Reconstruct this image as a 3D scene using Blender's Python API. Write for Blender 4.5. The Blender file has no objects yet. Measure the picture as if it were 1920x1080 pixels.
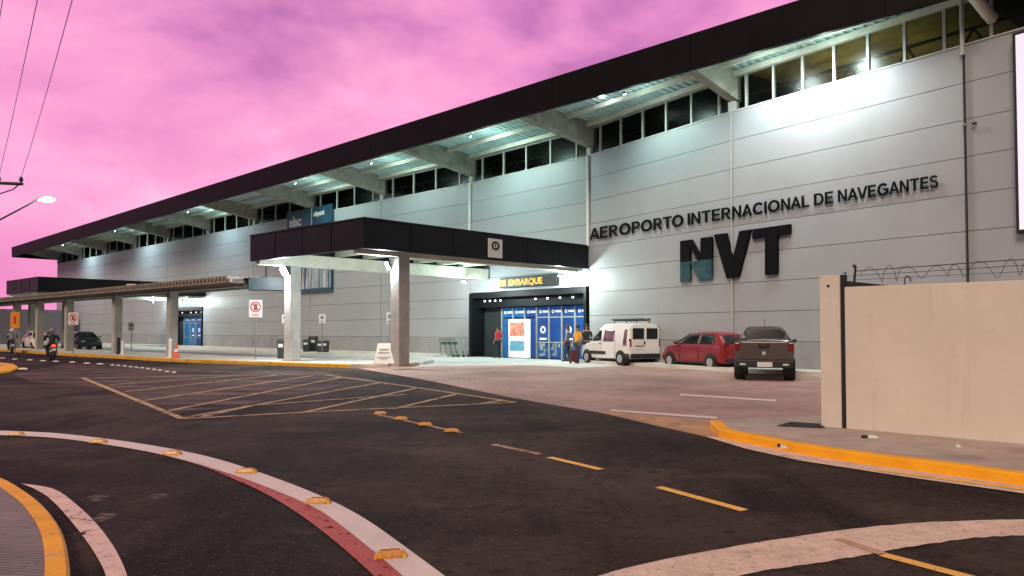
import bpy, bmesh, math, random
from mathutils import Vector, Matrix
random.seed(7)
S = bpy.context.scene
col = S.collection
# ------------------------------------------------------------------ camera
FPX, HC, PITCH = 1340.0, 1.5, math.radians(1.7)
ROW = 620 - FPX*math.tan(PITCH)
cam_d = bpy.data.cameras.new('camera'); cam = bpy.data.objects.new('camera', cam_d); col.objects.link(cam)
cam_d.sensor_width = 36; cam_d.lens = FPX/1920*36; cam_d.shift_y = (ROW-540)/1920
cam_d.clip_start = .05; cam_d.clip_end = 5000
cam.location = (0, 0, HC); cam.rotation_euler = (math.pi/2+PITCH, 0, 0)
S.camera = cam
S.render.resolution_x, S.render.resolution_y = 1024, 576
# ------------------------------------------------------------------ view
S.view_settings.view_transform = 'Standard'; S.view_settings.look = 'None'
S.view_settings.exposure = 0; S.view_settings.gamma = 1
# ------------------------------------------------------------------ sky (dusk)
W = bpy.data.worlds.new('World'); S.world = W; W.use_nodes = True
def sky():
    nt = W.node_tree; N = nt.nodes; L = nt.links
    bg = N['Background']; tc = N.new('ShaderNodeTexCoord')
    sep = N.new('ShaderNodeSeparateXYZ'); L.new(tc.outputs['Generated'], sep.inputs[0])
    def noise(scale, rot, stretch, det, dist=0.0, rough=.5):
        mp = N.new('ShaderNodeMapping'); mp.inputs['Rotation'].default_value = rot; mp.inputs['Scale'].default_value = stretch
        L.new(tc.outputs['Generated'], mp.inputs[0])
        n = N.new('ShaderNodeTexNoise'); n.inputs['Scale'].default_value = scale; n.inputs['Detail'].default_value = det
        n.inputs['Roughness'].default_value = rough; n.inputs['Distortion'].default_value = dist
        L.new(mp.outputs[0], n.inputs['Vector']); return n.outputs['Fac']
    def ramp(src, stops):
        r = N.new('ShaderNodeValToRGB'); L.new(src, r.inputs[0])
        e = r.color_ramp.elements
        while len(e) > 1: e.remove(e[-1])
        e[0].position, e[0].color = stops[0][0], (*stops[0][1], 1)
        for p, c in stops[1:]:
            k = e.new(p); k.color = (*c, 1)
        return r.outputs[0]
    def mix(f, a, b, mode='MIX'):
        m = N.new('ShaderNodeMix'); m.data_type = 'RGBA'; m.blend_type = mode
        if isinstance(f, float): m.inputs[0].default_value = f
        else: L.new(f, m.inputs[0])
        for i, v in ((6, a), (7, b)):
            if isinstance(v, tuple): m.inputs[i].default_value = (*v, 1)
            else: L.new(v, m.inputs[i])
        return m.outputs[2]
    def mr(src, a, b, c=0., d=1.):
        m = N.new('ShaderNodeMapRange'); m.interpolation_type = 'SMOOTHSTEP'
        for i, v in enumerate((a, b, c, d)): m.inputs[i+1].default_value = v
        L.new(src, m.inputs[0]); return m.outputs[0]
    n1 = noise(3.1, (0.2, .75, .3), (1, .6, 2.0), 6, .35, .5)
    n2 = noise(9.0, (.3, .8, .3), (1, .6, 2.0), 5, .3, .5)
    cloud = mix(.22, n1, n2)
    c1 = ramp(cloud, [(.34, (.60, .20, .50)), (.43, (.88, .31, .64)), (.50, (1., .38, .69)), (.58, (1., .50, .79)), (.66, (1., .60, .84))])
    # warm pink close to the horizon
    c2 = mix(mr(sep.outputs[2], .02, .20, .5, 0.), c1, (.90, .24, .52))
    # purple bank higher up and one darker cloud
    def cloudbank(vec, a, b, src, colr, amt):
        d = N.new('ShaderNodeVectorMath'); d.operation = 'DOT_PRODUCT'; L.new(tc.outputs['Generated'], d.inputs[0]); d.inputs[1].default_value = Vector(vec).normalized()
        ad = N.new('ShaderNodeMath'); ad.operation = 'MULTIPLY_ADD'; L.new(cloud, ad.inputs[0]); ad.inputs[1].default_value = -.10; L.new(d.outputs['Value'], ad.inputs[2])
        return mix(mr(ad.outputs[0], a, b, 0., amt), src, colr)
    c2 = cloudbank((-.275, .85, .46), .93, .972, c2, (.30, .095, .33), .70)
    c3 = mix(mr(sep.outputs[2], .46, .66, 0., .85), c2, (.34, .13, .36))
    # the half of the sky behind the viewer: grey-blue dusk
    c4 = mix(mr(sep.outputs[1], -.1, .45, 1., 0.), c3, (.20, .175, .18))
    c5 = mix(mr(sep.outputs[2], .55, .85, 0., .9), c4, (.17, .16, .19))
    L.new(c5, bg.inputs[0]); bg.inputs[1].default_value = 1.0
sky()
# ------------------------------------------------------------------ soft warm after-glow
sd = bpy.data.lights.new('sun', 'SUN'); sun = bpy.data.objects.new('sun', sd); col.objects.link(sun)
sd.energy = 2.25; sd.angle = math.radians(24); sd.color = (1, .80, .62)
def aim(o, d):
    o.rotation_euler = Vector(d).to_track_quat('-Z', 'Y').to_euler()
aim(sun, (.42, .75, -.70))
# ================================================================== helpers
def ray(px, py):
    d = Vector(((px-960)/FPX, 1.0, (ROW-py)/FPX))
    c, s = math.cos(PITCH), math.sin(PITCH)
    return Vector((d.x, d.y*c-d.z*s, d.y*s+d.z*c))
def gp(px, py, z=0.0):
    d = ray(px, py); t = (z-HC)/d.z; return Vector((d.x*t, d.y*t, z))
def dp(px, py, Y):
    d = ray(px, py); t = Y/d.y; return Vector((d.x*t, Y, HC+d.z*t))
def tag(o, label=None, cat=None, group=None, kind=None):
    if label: o['label'] = label
    if cat: o['category'] = cat
    if group: o['group'] = group
    if kind: o['kind'] = kind
    return o
def empty(name, loc=(0, 0, 0), rz=0.0, parent=None):
    o = bpy.data.objects.new(name, None); col.objects.link(o); o.location = loc; o.rotation_euler[2] = rz
    o.empty_display_size = .2
    if parent: o.parent = parent
    return o
def copy_tree(o, parent=None):
    c = o.copy(); col.objects.link(c); c.parent = parent
    for k in ('label', 'group'):
        if parent is None and k in c: del c[k]
    for ch in list(o.children): copy_tree(ch, c)
    return c
class MB:
    def __init__(s): s.v = []; s.f = []; s.sm = []; s.mi = []; s.cur = 0
    def add(s, vs, fs, smooth=False):
        b = len(s.v); s.v += [Vector(v) for v in vs]
        for f in fs: s.f.append([b+i for i in f]); s.sm.append(smooth); s.mi.append(s.cur)
        return s
    def box(s, c, d, M=None):
        x, y, z = d[0]/2, d[1]/2, d[2]/2
        vs = [Vector((c[0]+i*x, c[1]+j*y, c[2]+k*z)) for i in (-1, 1) for j in (-1, 1) for k in (-1, 1)]
        if M: vs = [M @ v for v in vs]
        return s.add(vs, [(0, 1, 3, 2), (4, 6, 7, 5), (0, 4, 5, 1), (2, 3, 7, 6), (0, 2, 6, 4), (1, 5, 7, 3)])
    def hexa(s, bot, top):      # 4 bottom + 4 top points, counter-clockwise from above
        n = len(bot); vs = list(bot)+list(top)
        fs = [tuple(range(n-1, -1, -1)), tuple(range(n, 2*n))]
        for i in range(n): j = (i+1) % n; fs.append((i, j, n+j, n+i))
        return s.add(vs, fs)
    def prism(s, pts, z0, z1):  # plan polygon
        return s.hexa([(p[0], p[1], z0) for p in pts], [(p[0], p[1], z1) for p in pts])
    def tube(s, a, b, r0, r1=None, n=10, cap=True):
        a, b = Vector(a), Vector(b); r1 = r0 if r1 is None else r1
        d = (b-a).normalized(); u = d.orthogonal().normalized(); w = d.cross(u)
        vs = []
        for p, r in ((a, r0), (b, r1)):
            for i in range(n):
                t = 2*math.pi*i/n; vs.append(p+r*(math.cos(t)*u+math.sin(t)*w))
        fs = [(i, (i+1) % n, n+(i+1) % n, n+i) for i in range(n)]
        s.add(vs, fs, True)
        if cap: s.add(vs, [tuple(range(n-1, -1, -1)), tuple(range(n, 2*n))])
        return s
    def path(s, pts, r, n=6):
        for a, b in zip(pts, pts[1:]): s.tube(a, b, r, n=n)
        return s
    def ball(s, c, r, n=10, m=7, sc=(1, 1, 1)):
        vs = []; c = Vector(c)
        for j in range(m+1):
            ph = math.pi*j/m
            for i in range(n):
                t = 2*math.pi*i/n
                vs.append(c+Vector((sc[0]*r*math.sin(ph)*math.cos(t), sc[1]*r*math.sin(ph)*math.sin(t), sc[2]*r*math.cos(ph))))
        fs = [(j*n+i, (j+1)*n+i, (j+1)*n+(i+1) % n, j*n+(i+1) % n) for j in range(m) for i in range(n)]
        return s.add(vs, fs, True)
    def torus(s, c, R, r, axis='y', n=24, m=10, M=None, sq=1.0):
        vs = []
        for i in range(n):
            t = 2*math.pi*i/n
            for j in range(m):
                p = 2*math.pi*j/m; q = R+r*math.cos(p); h = r*sq*math.sin(p)
                v = Vector((q*math.cos(t), h, q*math.sin(t))) if axis == 'y' else Vector((q*math.cos(t), q*math.sin(t), h))
                v = v+Vector(c); vs.append(M @ v if M else v)
        fs = [(i*m+j, i*m+(j+1) % m, ((i+1) % n)*m+(j+1) % m, ((i+1) % n)*m+j) for i in range(n) for j in range(m)]
        return s.add(vs, fs, True)
    def disc(s, c, r, y0, y1, n=20, r2=None):   # axis y
        return s.tube((c[0], y0, c[2]), (c[0], y1, c[2]), r, r if r2 is None else r2, n)
    def build(s, name, mat, parent=None, origin=None, bevel=0.0, smooth=None, fixn=True):
        o0 = Vector(origin) if origin is not None else Vector((0, 0, 0))
        me = bpy.data.meshes.new(name)
        me.from_pydata([v-o0 for v in s.v], [], s.f)
        for p, q, mi in zip(me.polygons, s.sm, s.mi): p.use_smooth = q if smooth is None else smooth; p.material_index = mi
        me.validate()
        if fixn:
            bm = bmesh.new(); bm.from_mesh(me); bmesh.ops.recalc_face_normals(bm, faces=bm.faces)
            if bevel > 0:
                bmesh.ops.bevel(bm, geom=[e for e in bm.edges if e.is_manifold and e.calc_face_angle(0) > .5], offset=bevel, segments=2, affect='EDGES', profile=.6)
            bm.to_mesh(me); bm.free()
        for m in (mat if isinstance(mat, (list, tuple)) else [mat]): me.materials.append(m)
        o = bpy.data.objects.new(name, me); col.objects.link(o)
        if origin is not None: o.location = o0
        if parent: o.parent = parent
        return o
def sheet(name, pts, z, mat, label=None, flip=False):
    m = MB(); m.add([(p[0], p[1], z) for p in pts], [tuple(range(len(pts)))])
    o = m.build(name, mat)
    if o.data.polygons[0].normal.z < 0: o.data.flip_normals()
    tag(o, label, kind='structure'); return o
def strip(name, A, B, z, mat, label=None, dens=1):
    m = MB(); n = len(A)
    m.add([(p[0], p[1], z) for p in A]+[(p[0], p[1], z) for p in B], [(i, i+1, n+i+1, n+i) for i in range(n-1)])
    o = m.build(name, mat)
    if o.data.polygons[0].normal.z < 0: o.data.flip_normals()
    tag(o, label, kind='structure'); return o
def smooth_px(P, k=4):      # Catmull-Rom through pixel points
    out = []
    for i in range(len(P)-1):
        p0, p1, p2, p3 = P[max(i-1, 0)], P[i], P[i+1], P[min(i+2, len(P)-1)]
        for j in range(k):
            t = j/k
            out.append(tuple(.5*(2*p1[a]+(p2[a]-p0[a])*t+(2*p0[a]-5*p1[a]+4*p2[a]-p3[a])*t*t+(3*p1[a]-p0[a]-3*p2[a]+p3[a])*t**3) for a in range(len(p1))))
    out.append(tuple(P[-1])); return out
def resample(P, n):
    d = [0]
    for a, b in zip(P, P[1:]): d.append(d[-1]+math.dist(a, b))
    out = []
    for i in range(n):
        t = d[-1]*i/(n-1); j = 0
        while j < len(P)-2 and d[j+1] < t: j += 1
        f = (t-d[j])/max(d[j+1]-d[j], 1e-6); out.append(tuple(P[j][a]+(P[j+1][a]-P[j][a])*f for a in range(len(P[0]))))
    return out
# ------------------------------------------------------------------ materials
def mat(name, c, rough=.6, metal=0., var=.0, vs=3., bump=0., bs=40., emit=None, es=0., spec=.5, coat=0., c2=None, lo=.35, hi=.65, stretch=(1, 1, 1), det=6, dirt=None, alpha=None):
    m = bpy.data.materials.new(name); m.use_nodes = True; nt = m.node_tree; N = nt.nodes; L = nt.links
    b = N['Principled BSDF']; b.inputs['Base Color'].default_value = (*c, 1); b.inputs['Roughness'].default_value = rough
    b.inputs['Metallic'].default_value = metal; b.inputs['Specular IOR Level'].default_value = spec; b.inputs['Coat Weight'].default_value = coat
    tc = None
    def vec(st):
        nonlocal tc
        if tc is None: tc = N.new('ShaderNodeTexCoord')
        mp = N.new('ShaderNodeMapping'); mp.inputs['Scale'].default_value = st; L.new(tc.outputs['Object'], mp.inputs[0]); return mp.outputs[0]
    def nz(scale, st, dt=6, ro=.6):
        n = N.new('ShaderNodeTexNoise'); n.inputs['Scale'].default_value = scale; n.inputs['Detail'].default_value = dt; n.inputs['Roughness'].default_value = ro
        L.new(vec(st), n.inputs['Vector']); return n.outputs['Fac']
    out = None
    if var or c2:
        r = N.new('ShaderNodeMapRange'); r.inputs[1].default_value = lo; r.inputs[2].default_value = hi; L.new(nz(vs, stretch, det), r.inputs[0])
        mx = N.new('ShaderNodeMix'); mx.data_type = 'RGBA'; L.new(r.outputs[0], mx.inputs[0])
        a = c if c2 else tuple(x*(1-var) for x in c); d = c2 if c2 else tuple(min(1, x*(1+var)) for x in c)
        mx.inputs[6].default_value = (*a, 1); mx.inputs[7].default_value = (*d, 1); out = mx.outputs[2]
    if dirt:                     # (colour, scale, lo, hi, stretch)
        for dc, ds, dl, dh, dst, da in dirt:
            r = N.new('ShaderNodeMapRange'); r.inputs[1].default_value = dl; r.inputs[2].default_value = dh; r.inputs[4].default_value = da; L.new(nz(ds, dst, 7, .65), r.inputs[0])
            mx = N.new('ShaderNodeMix'); mx.data_type = 'RGBA'; L.new(r.outputs[0], mx.inputs[0])
            if out: L.new(out, mx.inputs[6])
            else: mx.inputs[6].default_value = (*c, 1)
            mx.inputs[7].default_value = (*dc, 1); out = mx.outputs[2]
    if out: L.new(out, b.inputs['Base Color'])
    if bump:
        bn = N.new('ShaderNodeBump'); bn.inputs['Strength'].default_value = bump; bn.inputs['Distance'].default_value = .02
        L.new(nz(bs, (1, 1, 1), 4), bn.inputs['Height']); L.new(bn.outputs[0], b.inputs['Normal'])
    if alpha:
        r = N.new('ShaderNodeMapRange'); r.inputs[1].default_value = alpha[1]; r.inputs[2].default_value = alpha[2]; r.inputs[3].default_value = 0; r.inputs[4].default_value = alpha[4] if len(alpha) > 4 else 1.
        L.new(nz(alpha[0], alpha[3], 8, .65), r.inputs[0]); L.new(r.outputs[0], b.inputs['Alpha'])
    if emit: b.inputs['Emission Color'].default_value = (*emit, 1); b.inputs['Emission Strength'].default_value = es
    return m
def paver_mat(name, c1, c2, mortar, bw, bh, bump=.4, var=(.1, .1, .1), ang=0.9, rough=.75):
    m = mat(name, c1, rough); nt = m.node_tree; N = nt.nodes; L = nt.links; b = N['Principled BSDF']
    tc = N.new('ShaderNodeTexCoord'); mp = N.new('ShaderNodeMapping'); mp.inputs['Rotation'].default_value = (0, 0, ang); L.new(tc.outputs['Object'], mp.inputs[0])
    br = N.new('ShaderNodeTexBrick'); L.new(mp.outputs[0], br.inputs['Vector'])
    br.inputs['Scale'].default_value = 1; br.inputs['Brick Width'].default_value = bw; br.inputs['Row Height'].default_value = bh; br.inputs['Mortar Size'].default_value = .006
    br.inputs['Color1'].default_value = (*c1, 1); br.inputs['Color2'].default_value = (*c2, 1); br.inputs['Mortar'].default_value = (*mortar, 1)
    n = N.new('ShaderNodeTexNoise'); n.inputs['Scale'].default_value = .35; n.inputs['Detail'].default_value = 8; n.inputs['Roughness'].default_value = .65; L.new(tc.outputs['Object'], n.inputs['Vector'])
    r = N.new('ShaderNodeMapRange'); r.inputs[1].default_value = .3; r.inputs[2].default_value = .7; r.inputs[3].default_value = .62; r.inputs[4].default_value = 1.35; L.new(n.outputs['Fac'], r.inputs[0])
    mx = N.new('ShaderNodeMix'); mx.data_type = 'RGBA'; mx.blend_type = 'MULTIPLY'; mx.inputs[0].default_value = 1; L.new(br.outputs['Color'], mx.inputs[6]); L.new(r.outputs[0], mx.inputs[7]); L.new(mx.outputs[2], b.inputs['Base Color'])
    bn = N.new('ShaderNodeBump'); bn.inputs['Strength'].default_value = bump; bn.inputs['Distance'].default_value = .01; bn.invert = True
    L.new(br.outputs['Fac'], bn.inputs['Height']); L.new(bn.outputs[0], b.inputs['Normal'])
    return m
M = {}
M['asphalt'] = mat('asphalt', (.010, .0075, .008), .85, c2=(.098, .068, .054), vs=.20, lo=.36, hi=.66, bump=.8, bs=60, det=10,
                   dirt=[((.010, .0075, .008), .42, .50, .60, (1, .3, 1), .8), ((.13, .094, .068), .75, .54, .72, (.6, 1, 1), .6), ((.006, .0045, .005), 7, .50, .68, (1, 1, 1), .6), ((.20, .155, .12), 24, .57, .72, (1, 1, 1), .7), ((.28, .23, .19), 70, .60, .70, (1, 1, 1), .6)], spec=.12)
M['old_asphalt_sheen'] = mat('worn_asphalt_sheen', (.20, .125, .11), .8, var=.3, vs=1.5, alpha=(.9, .38, .66, (.35, 1.6, 1), .75), dirt=[((.09, .06, .055), 18, .5, .7, (1, 1, 1), .6)])  # lighter tan: wear plus the grazing sheen of lights, painted into the colour
M['crack'] = mat('asphalt_crack', (.006, .005, .005), .95)
M['ground'] = mat('ground', (.09, .075, .06), .95, var=.3, vs=.3)
M['paver'] = paver_mat('lot_paving', (.37, .235, .21), (.46, .29, .25), (.20, .145, .13), .22, .11, .35, ang=.72)
M['walk'] = mat('sidewalk_concrete', (.42, .335, .28), .9, var=.18, vs=1.5, bump=.3, bs=40, dirt=[((.22, .175, .14), 1.6, .54, .72, (1, 1, 1), .65), ((.52, .44, .37), 30, .6, .7, (1, 1, 1), .4)])
M['walk_light'] = mat('forecourt_concrete', (.58, .58, .55), .8, var=.12, vs=1.2, bump=.1, dirt=[((.36, .35, .32), 1.1, .55, .7, (1, 1, 1), .6)])
M['gutter'] = mat('gutter_concrete', (.76, .565, .44), .9, var=.12, vs=5, bump=.6, bs=50, dirt=[((.36, .26, .21), 3.0, .56, .68, (1, 1, 1), .6), ((.22, .16, .13), 22, .55, .67, (1, 1, 1), .75), ((.95, .75, .62), 40, .6, .7, (1, 1, 1), .5)])
M['apron'] = mat('apron_faded_yellow', (.50, .27, .13), .9, var=.2, vs=3, bump=.3, dirt=[((.30, .21, .17), 2.2, .48, .62, (1, 1, 1), .8)])
M['yellow'] = mat('kerb_yellow', (.95, .40, .004), .7, var=.10, vs=3, bump=.3, bs=25, dirt=[((.12, .08, .05), 7, .64, .70, (1, 1, .5), .85), ((.50, .38, .27), 3.2, .66, .72, (1, 1, 1), .8)])
M['yellow_far'] = mat('kerb_yellow_worn', (.66, .34, .04), .8, var=.15, vs=2, dirt=[((.10, .07, .05), 2.5, .58, .66, (1, 1, 1), .8)])
M['line_y'] = mat('road_paint_yellow', (.95, .52, .11), .75, var=.1, vs=6, bump=.3, bs=60, alpha=(26, .30, .38, (1, 1, 1)))
M['line_y_worn'] = mat('road_paint_worn', (.62, .40, .22), .8, var=.2, vs=3, alpha=(4, .22, .58, (1, 1, 1), .85))
M['line_w'] = mat('road_paint_white', (.76, .63, .58), .7, var=.05, vs=3, bump=.3, bs=60, dirt=[((.5, .38, .34), 30, .62, .7, (1, 1, 1), .6), ((.60, .46, .44), 1.6, .55, .7, (1, 1, 1), .5)])
M['line_r'] = mat('road_paint_red', (.50, .10, .085), .75, var=.15, vs=5, bump=.3, bs=60, dirt=[((.26, .11, .09), 5, .50, .68, (1, 1, 1), .7)], alpha=(12, .30, .44, (1, 1, 1)))
M['line_p'] = mat('road_paint_pink', (.78, .54, .47), .85, var=.12, vs=5, bump=.3, dirt=[((.28, .2, .18), 24, .58, .68, (1, 1, 1), .6)], alpha=(5, .35, .40, (1, 1, 1)))
M['worn_w'] = mat('worn_white_dab', (.42, .33, .31), .85, alpha=(6, .46, .72, (1, 2.4, 1), .7))
M['facade'] = mat('facade_panel', (.315, .335, .36), .5, var=.05, vs=.4, bump=.04, bs=14, dirt=[((.28, .29, .295), .9, .56, .78, (1.6, 1.6, .22), .4), ((.33, .34, .345), .35, .5, .7, (1, 1, 1), .4)])
M['facade_low'] = mat('facade_panel_stained', (.28, .29, .305), .6, var=.08, vs=.6, bump=.05, bs=14, dirt=[((.19, .185, .18), 1.1, .48, .70, (1, 1, .5), .6), ((.17, .165, .16), 3.5, .55, .7, (1, 1, 1), .5)])
M['joint'] = mat('joint_dark', (.035, .035, .04), .9)
M['dark_metal'] = mat('fascia_dark', (.0045, .003, .0045), .6, var=.3, vs=.6, spec=.15)
M['canopy_dark'] = mat('canopy_fascia', (.006, .007, .009), .5, var=.25, vs=1.2, spec=.25)
M['deck'] = mat('metal_deck', (.42, .60, .60), .5, 0, var=.15, vs=1.0)
M['purlin'] = mat('purlin_cream', (.66, .66, .56), .6, var=.10, vs=2)
M['concrete'] = mat('beam_concrete', (.33, .33, .28), .85, var=.2, vs=1.6, bump=.2, dirt=[((.18, .17, .12), 1.5, .5, .7, (1, 1, 1), .7)])
M['conc_col'] = mat('column_concrete', (.37, .35, .335), .85, var=.12, vs=2, bump=.2, dirt=[((.20, .18, .17), 2, .55, .7, (1, 1, .3), .6)])
M['col_white'] = mat('column_pale', (.46, .45, .43), .7, var=.1, vs=2, dirt=[((.22, .19, .18), 2.2, .5, .75, (1, 1, .3), .6)])
M['mullion'] = mat('mullion', (.42, .43, .40), .5)
M['white'] = mat('white_paint', (.78, .77, .74), .5, var=.03, vs=3)
M['black'] = mat('black_plastic', (.012, .012, .013), .55)
M['rubber'] = mat('rubber', (.016, .015, .015), .85, var=.2, vs=10)
M['wire'] = mat('wire', (.035, .025, .03), .6)
M['galv'] = mat('galvanised', (.30, .30, .30), .45, .6, var=.15, vs=8)
M['chrome'] = mat('alloy', (.45, .45, .46), .4, .4)
M['plaster'] = mat('white_plaster', (.70, .61, .53), .85, var=.04, vs=1.2, bump=.25, bs=9,
                   dirt=[((.55, .45, .385), .9, .56, .76, (1, 1, .4), .55), ((.42, .34, .29), 5, .64, .74, (1, 1, .5), .5), ((.56, .46, .39), 3.0, .54, .72, (2.5, 2.5, .18), .35)])
M['grate'] = mat('iron_grate', (.03, .027, .027), .6, .5)
M['tile'] = mat('shelter_roof_tile', (.26, .215, .185), .85, var=.25, vs=3)
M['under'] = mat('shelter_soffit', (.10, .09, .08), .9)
M['red_paint'] = mat('car_paint_red', (.23, .006, .012), .32, .1, coat=.6, var=.08, vs=2)
M['white_car'] = mat('car_paint_white', (.72, .68, .66), .35, coat=.5, var=.04, vs=2)
M['brown_paint'] = mat('car_paint_brown', (.105, .080, .080), .3, .35, coat=.7, var=.08, vs=2)
M['black_paint'] = mat('car_paint_black', (.012, .012, .014), .3, coat=.6)
M['car_glass'] = mat('car_glass', (.012, .016, .018), .10, spec=.35, var=.3, vs=3)
M['car_glass_red'] = mat('tinted_glass', (.06, .02, .022), .12, spec=.8, c2=(.20, .12, .12), vs=4)
M['tail_red'] = mat('tail_lamp_red', (.16, .006, .008), .25, coat=.3)
M['lamp_clear'] = mat('lamp_clear', (.6, .6, .6), .2, coat=.5)
M['plate'] = mat('number_plate', (.62, .62, .62), .5)
M['skin'] = mat('skin', (.30, .16, .10), .6)
M['hair'] = mat('hair', (.02, .014, .01), .7)
M['denim'] = mat('denim', (.03, .035, .06), .85, var=.2, vs=14)
M['cl_dark'] = mat('cloth_dark', (.02, .02, .026), .85, var=.2, vs=14)
M['cl_red'] = mat('cloth_red', (.55, .03, .05), .8, var=.15, vs=14)
M['cl_yel'] = mat('cloth_yellow', (.75, .36, .03), .8, var=.15, vs=14)
M['cl_grey'] = mat('cloth_grey', (.22, .21, .25), .8, var=.15, vs=14)
M['blue'] = mat('poster_blue', (.008, .035, .15), .3, emit=(.008, .07, .30), es=.38, c2=(.014, .07, .26), vs=1.4)
M['blue2'] = mat('poster_light_blue', (.02, .12, .28), .35, emit=(.015, .17, .42), es=.35, c2=(.01, .06, .2), vs=1.4)
M['poster_w'] = mat('lightbox_white', (.8, .8, .8), .5, emit=(.95, .93, 1), es=.45)
M['poster_o'] = mat('lightbox_orange', (.5, .10, .04), .5, emit=(.8, .2, .08), es=.3, c2=(.62, .42, .35), vs=5)
M['poster_b'] = mat('lightbox_blue', (.05, .3, .5), .5, emit=(.06, .3, .5), es=.25, c2=(.3, .45, .45), vs=4)
M['lens'] = mat('lamp_lens', (.9, .95, 1), .4, emit=(.85, .95, 1), es=60)
M['lens_warm'] = mat('street_lamp_lens', (1, .95, .9), .4, emit=(1, .88, .9), es=30)
M['dot_light'] = mat('downlight_lens', (1, 1, 1), .4, emit=(.8, 1, .95), es=4)
M['sign_yel'] = mat('sign_yellow', (.7, .36, .03), .5, emit=(1, .45, .05), es=.42)
M['sign_w'] = mat('sign_white', (.70, .68, .68), .5)
M['sign_r'] = mat('sign_red', (.62, .02, .03), .5)
M['sign_k'] = mat('sign_black', (.02, .02, .03), .5)
M['sign_o'] = mat('sign_orange', (.75, .28, .02), .5)
M['letter'] = mat('letter_black', (.004, .004, .006), .7, spec=.1)
M['letter_teal_reflection'] = mat('letter_teal_reflection', (.006, .03, .04), .35, .1, c2=(.022, .10, .115), vs=1.6)  # teal reflection on the lower N, painted as a block of colour
M['navy'] = mat('billboard_navy', (.015, .075, .12), .35, var=.3, vs=.8)
M['bb_light'] = mat('billboard_pale', (.46, .52, .54), .4, c2=(.03, .09, .13), vs=3.2, stretch=(3, 3, .12), lo=.46, hi=.54)
M['bb_lit'] = mat('backlit_panel', (.8, .8, .85), .5, emit=(.70, .68, .95), es=.55)
M['stud_o'] = mat('stud_orange', (.88, .36, .02), .55, var=.2, vs=16, dirt=[((.22, .10, .04), 22, .5, .64, (1, 1, 1), .75)])
M['stud_refl'] = mat('stud_reflector', (.75, .36, .10), .35, dirt=[((.3, .12, .04), 30, .5, .66, (1, 1, 1), .7)])
M['stud_w'] = mat('stud_white', (.75, .66, .64), .4)
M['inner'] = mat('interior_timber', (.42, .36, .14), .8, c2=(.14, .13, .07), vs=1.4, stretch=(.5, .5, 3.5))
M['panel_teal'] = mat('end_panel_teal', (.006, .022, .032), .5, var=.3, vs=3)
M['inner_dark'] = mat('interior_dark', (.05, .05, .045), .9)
M['bin_dark'] = mat('bin_dark', (.03, .035, .04), .6)
M['cone'] = mat('cone_orange', (.85, .09, .03), .5)
M['green_metal'] = mat('trolley_green', (.10, .17, .15), .5, .4)
M['annex'] = mat('annex_wall', (.20, .17, .20), .8, var=.1)
M['paving_in'] = paver_mat('island_paving', (.30, .23, .21), (.24, .19, .18), (.10, .08, .08), 1.4, .045, .6, ang=.15)
def glass_mat():
    m = bpy.data.materials.new('window_glass'); m.use_nodes = True; nt = m.node_tree; N = nt.nodes; L = nt.links
    for n in list(N): N.remove(n)
    o = N.new('ShaderNodeOutputMaterial'); mx = N.new('ShaderNodeMixShader'); t = N.new('ShaderNodeBsdfTransparent'); g = N.new('ShaderNodeBsdfGlossy')
    t.inputs[0].default_value = (.50, .54, .52, 1); g.inputs['Roughness'].default_value = .25; g.inputs[0].default_value = (.8, .9, .9, 1)
    mx.inputs[0].default_value = .012; L.new(t.outputs[0], mx.inputs[1]); L.new(g.outputs[0], mx.inputs[2]); L.new(mx.outputs[0], o.inputs[0]); return m
M['glass'] = glass_mat()
# text without bpy.ops
def text_mesh(body, size=1.0, bold=0.0, depth=.02, mat_=None, parent=None, name='lettering', width=None, align='LEFT'):
    cu = bpy.data.curves.new('tmp_text', 'FONT'); cu.body = body; cu.size = size; cu.offset = bold; cu.extrude = depth; cu.align_x = align; cu.resolution_u = 4
    to = bpy.data.objects.new('tmp_text', cu); col.objects.link(to)
    dg = bpy.context.evaluated_depsgraph_get(); dg.update()
    me = bpy.data.meshes.new_from_object(to.evaluated_get(dg)); bpy.data.objects.remove(to)
    me.name = name; me.materials.clear(); me.materials.append(mat_)
    o = bpy.data.objects.new(name, me); col.objects.link(o)
    if parent: o.parent = parent
    return o
def mesh_bounds(me):
    xs = [v.co.x for v in me.vertices]; ys = [v.co.y for v in me.vertices]
    return min(xs), max(xs), min(ys), max(ys)
ORD = ['first', 'second', 'third', 'fourth', 'fifth', 'sixth', 'seventh', 'eighth', 'ninth', 'tenth', 'eleventh', 'twelfth', 'thirteenth', 'fourteenth', 'fifteenth', 'sixteenth', 'seventeenth', 'eighteenth', 'nineteenth', 'twentieth', 'twenty-first', 'twenty-second']
# ================================================================== terminal plan
P = {-2: (18.45, 14.6), -1: (13.5, 21.1), 0: (8.55, 27.6), 1: (3.74, 34.6), 2: (-2.4, 41.1)}
for i in range(9): P[3+i] = (-2.4-55.6*(i+1)/9, 41.1+49.9*(i+1)/9)
P[12] = (-58-6.2, 91+5.55)
WALL_H, WIN_T = 10.0, 11.35
def frame(k):       # bay between k (left) and k-1 (right)
    a = Vector((*P[k], 0)); b = Vector((*P[k-1], 0)); e = (b-a).normalized(); n = Vector((e.y, -e.x, 0))
    if n.y > 0: n = -n
    return a, e, n, (b-a).length
def T(k, s, out, z):
    a, e, n, L_ = frame(k); return a+e*s+n*out+Vector((0, 0, z))
def wallpix(k, px, py, out=0.0):    # -> (s, z) on the facade plane of bay k
    a, e, n, L_ = frame(k); a = a+n*out; d = ray(px, py); o = Vector((0, 0, HC))
    t = (a-o).dot(n)/d.dot(n); p = o+d*t; return (p-a).dot(e), p.z
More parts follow.
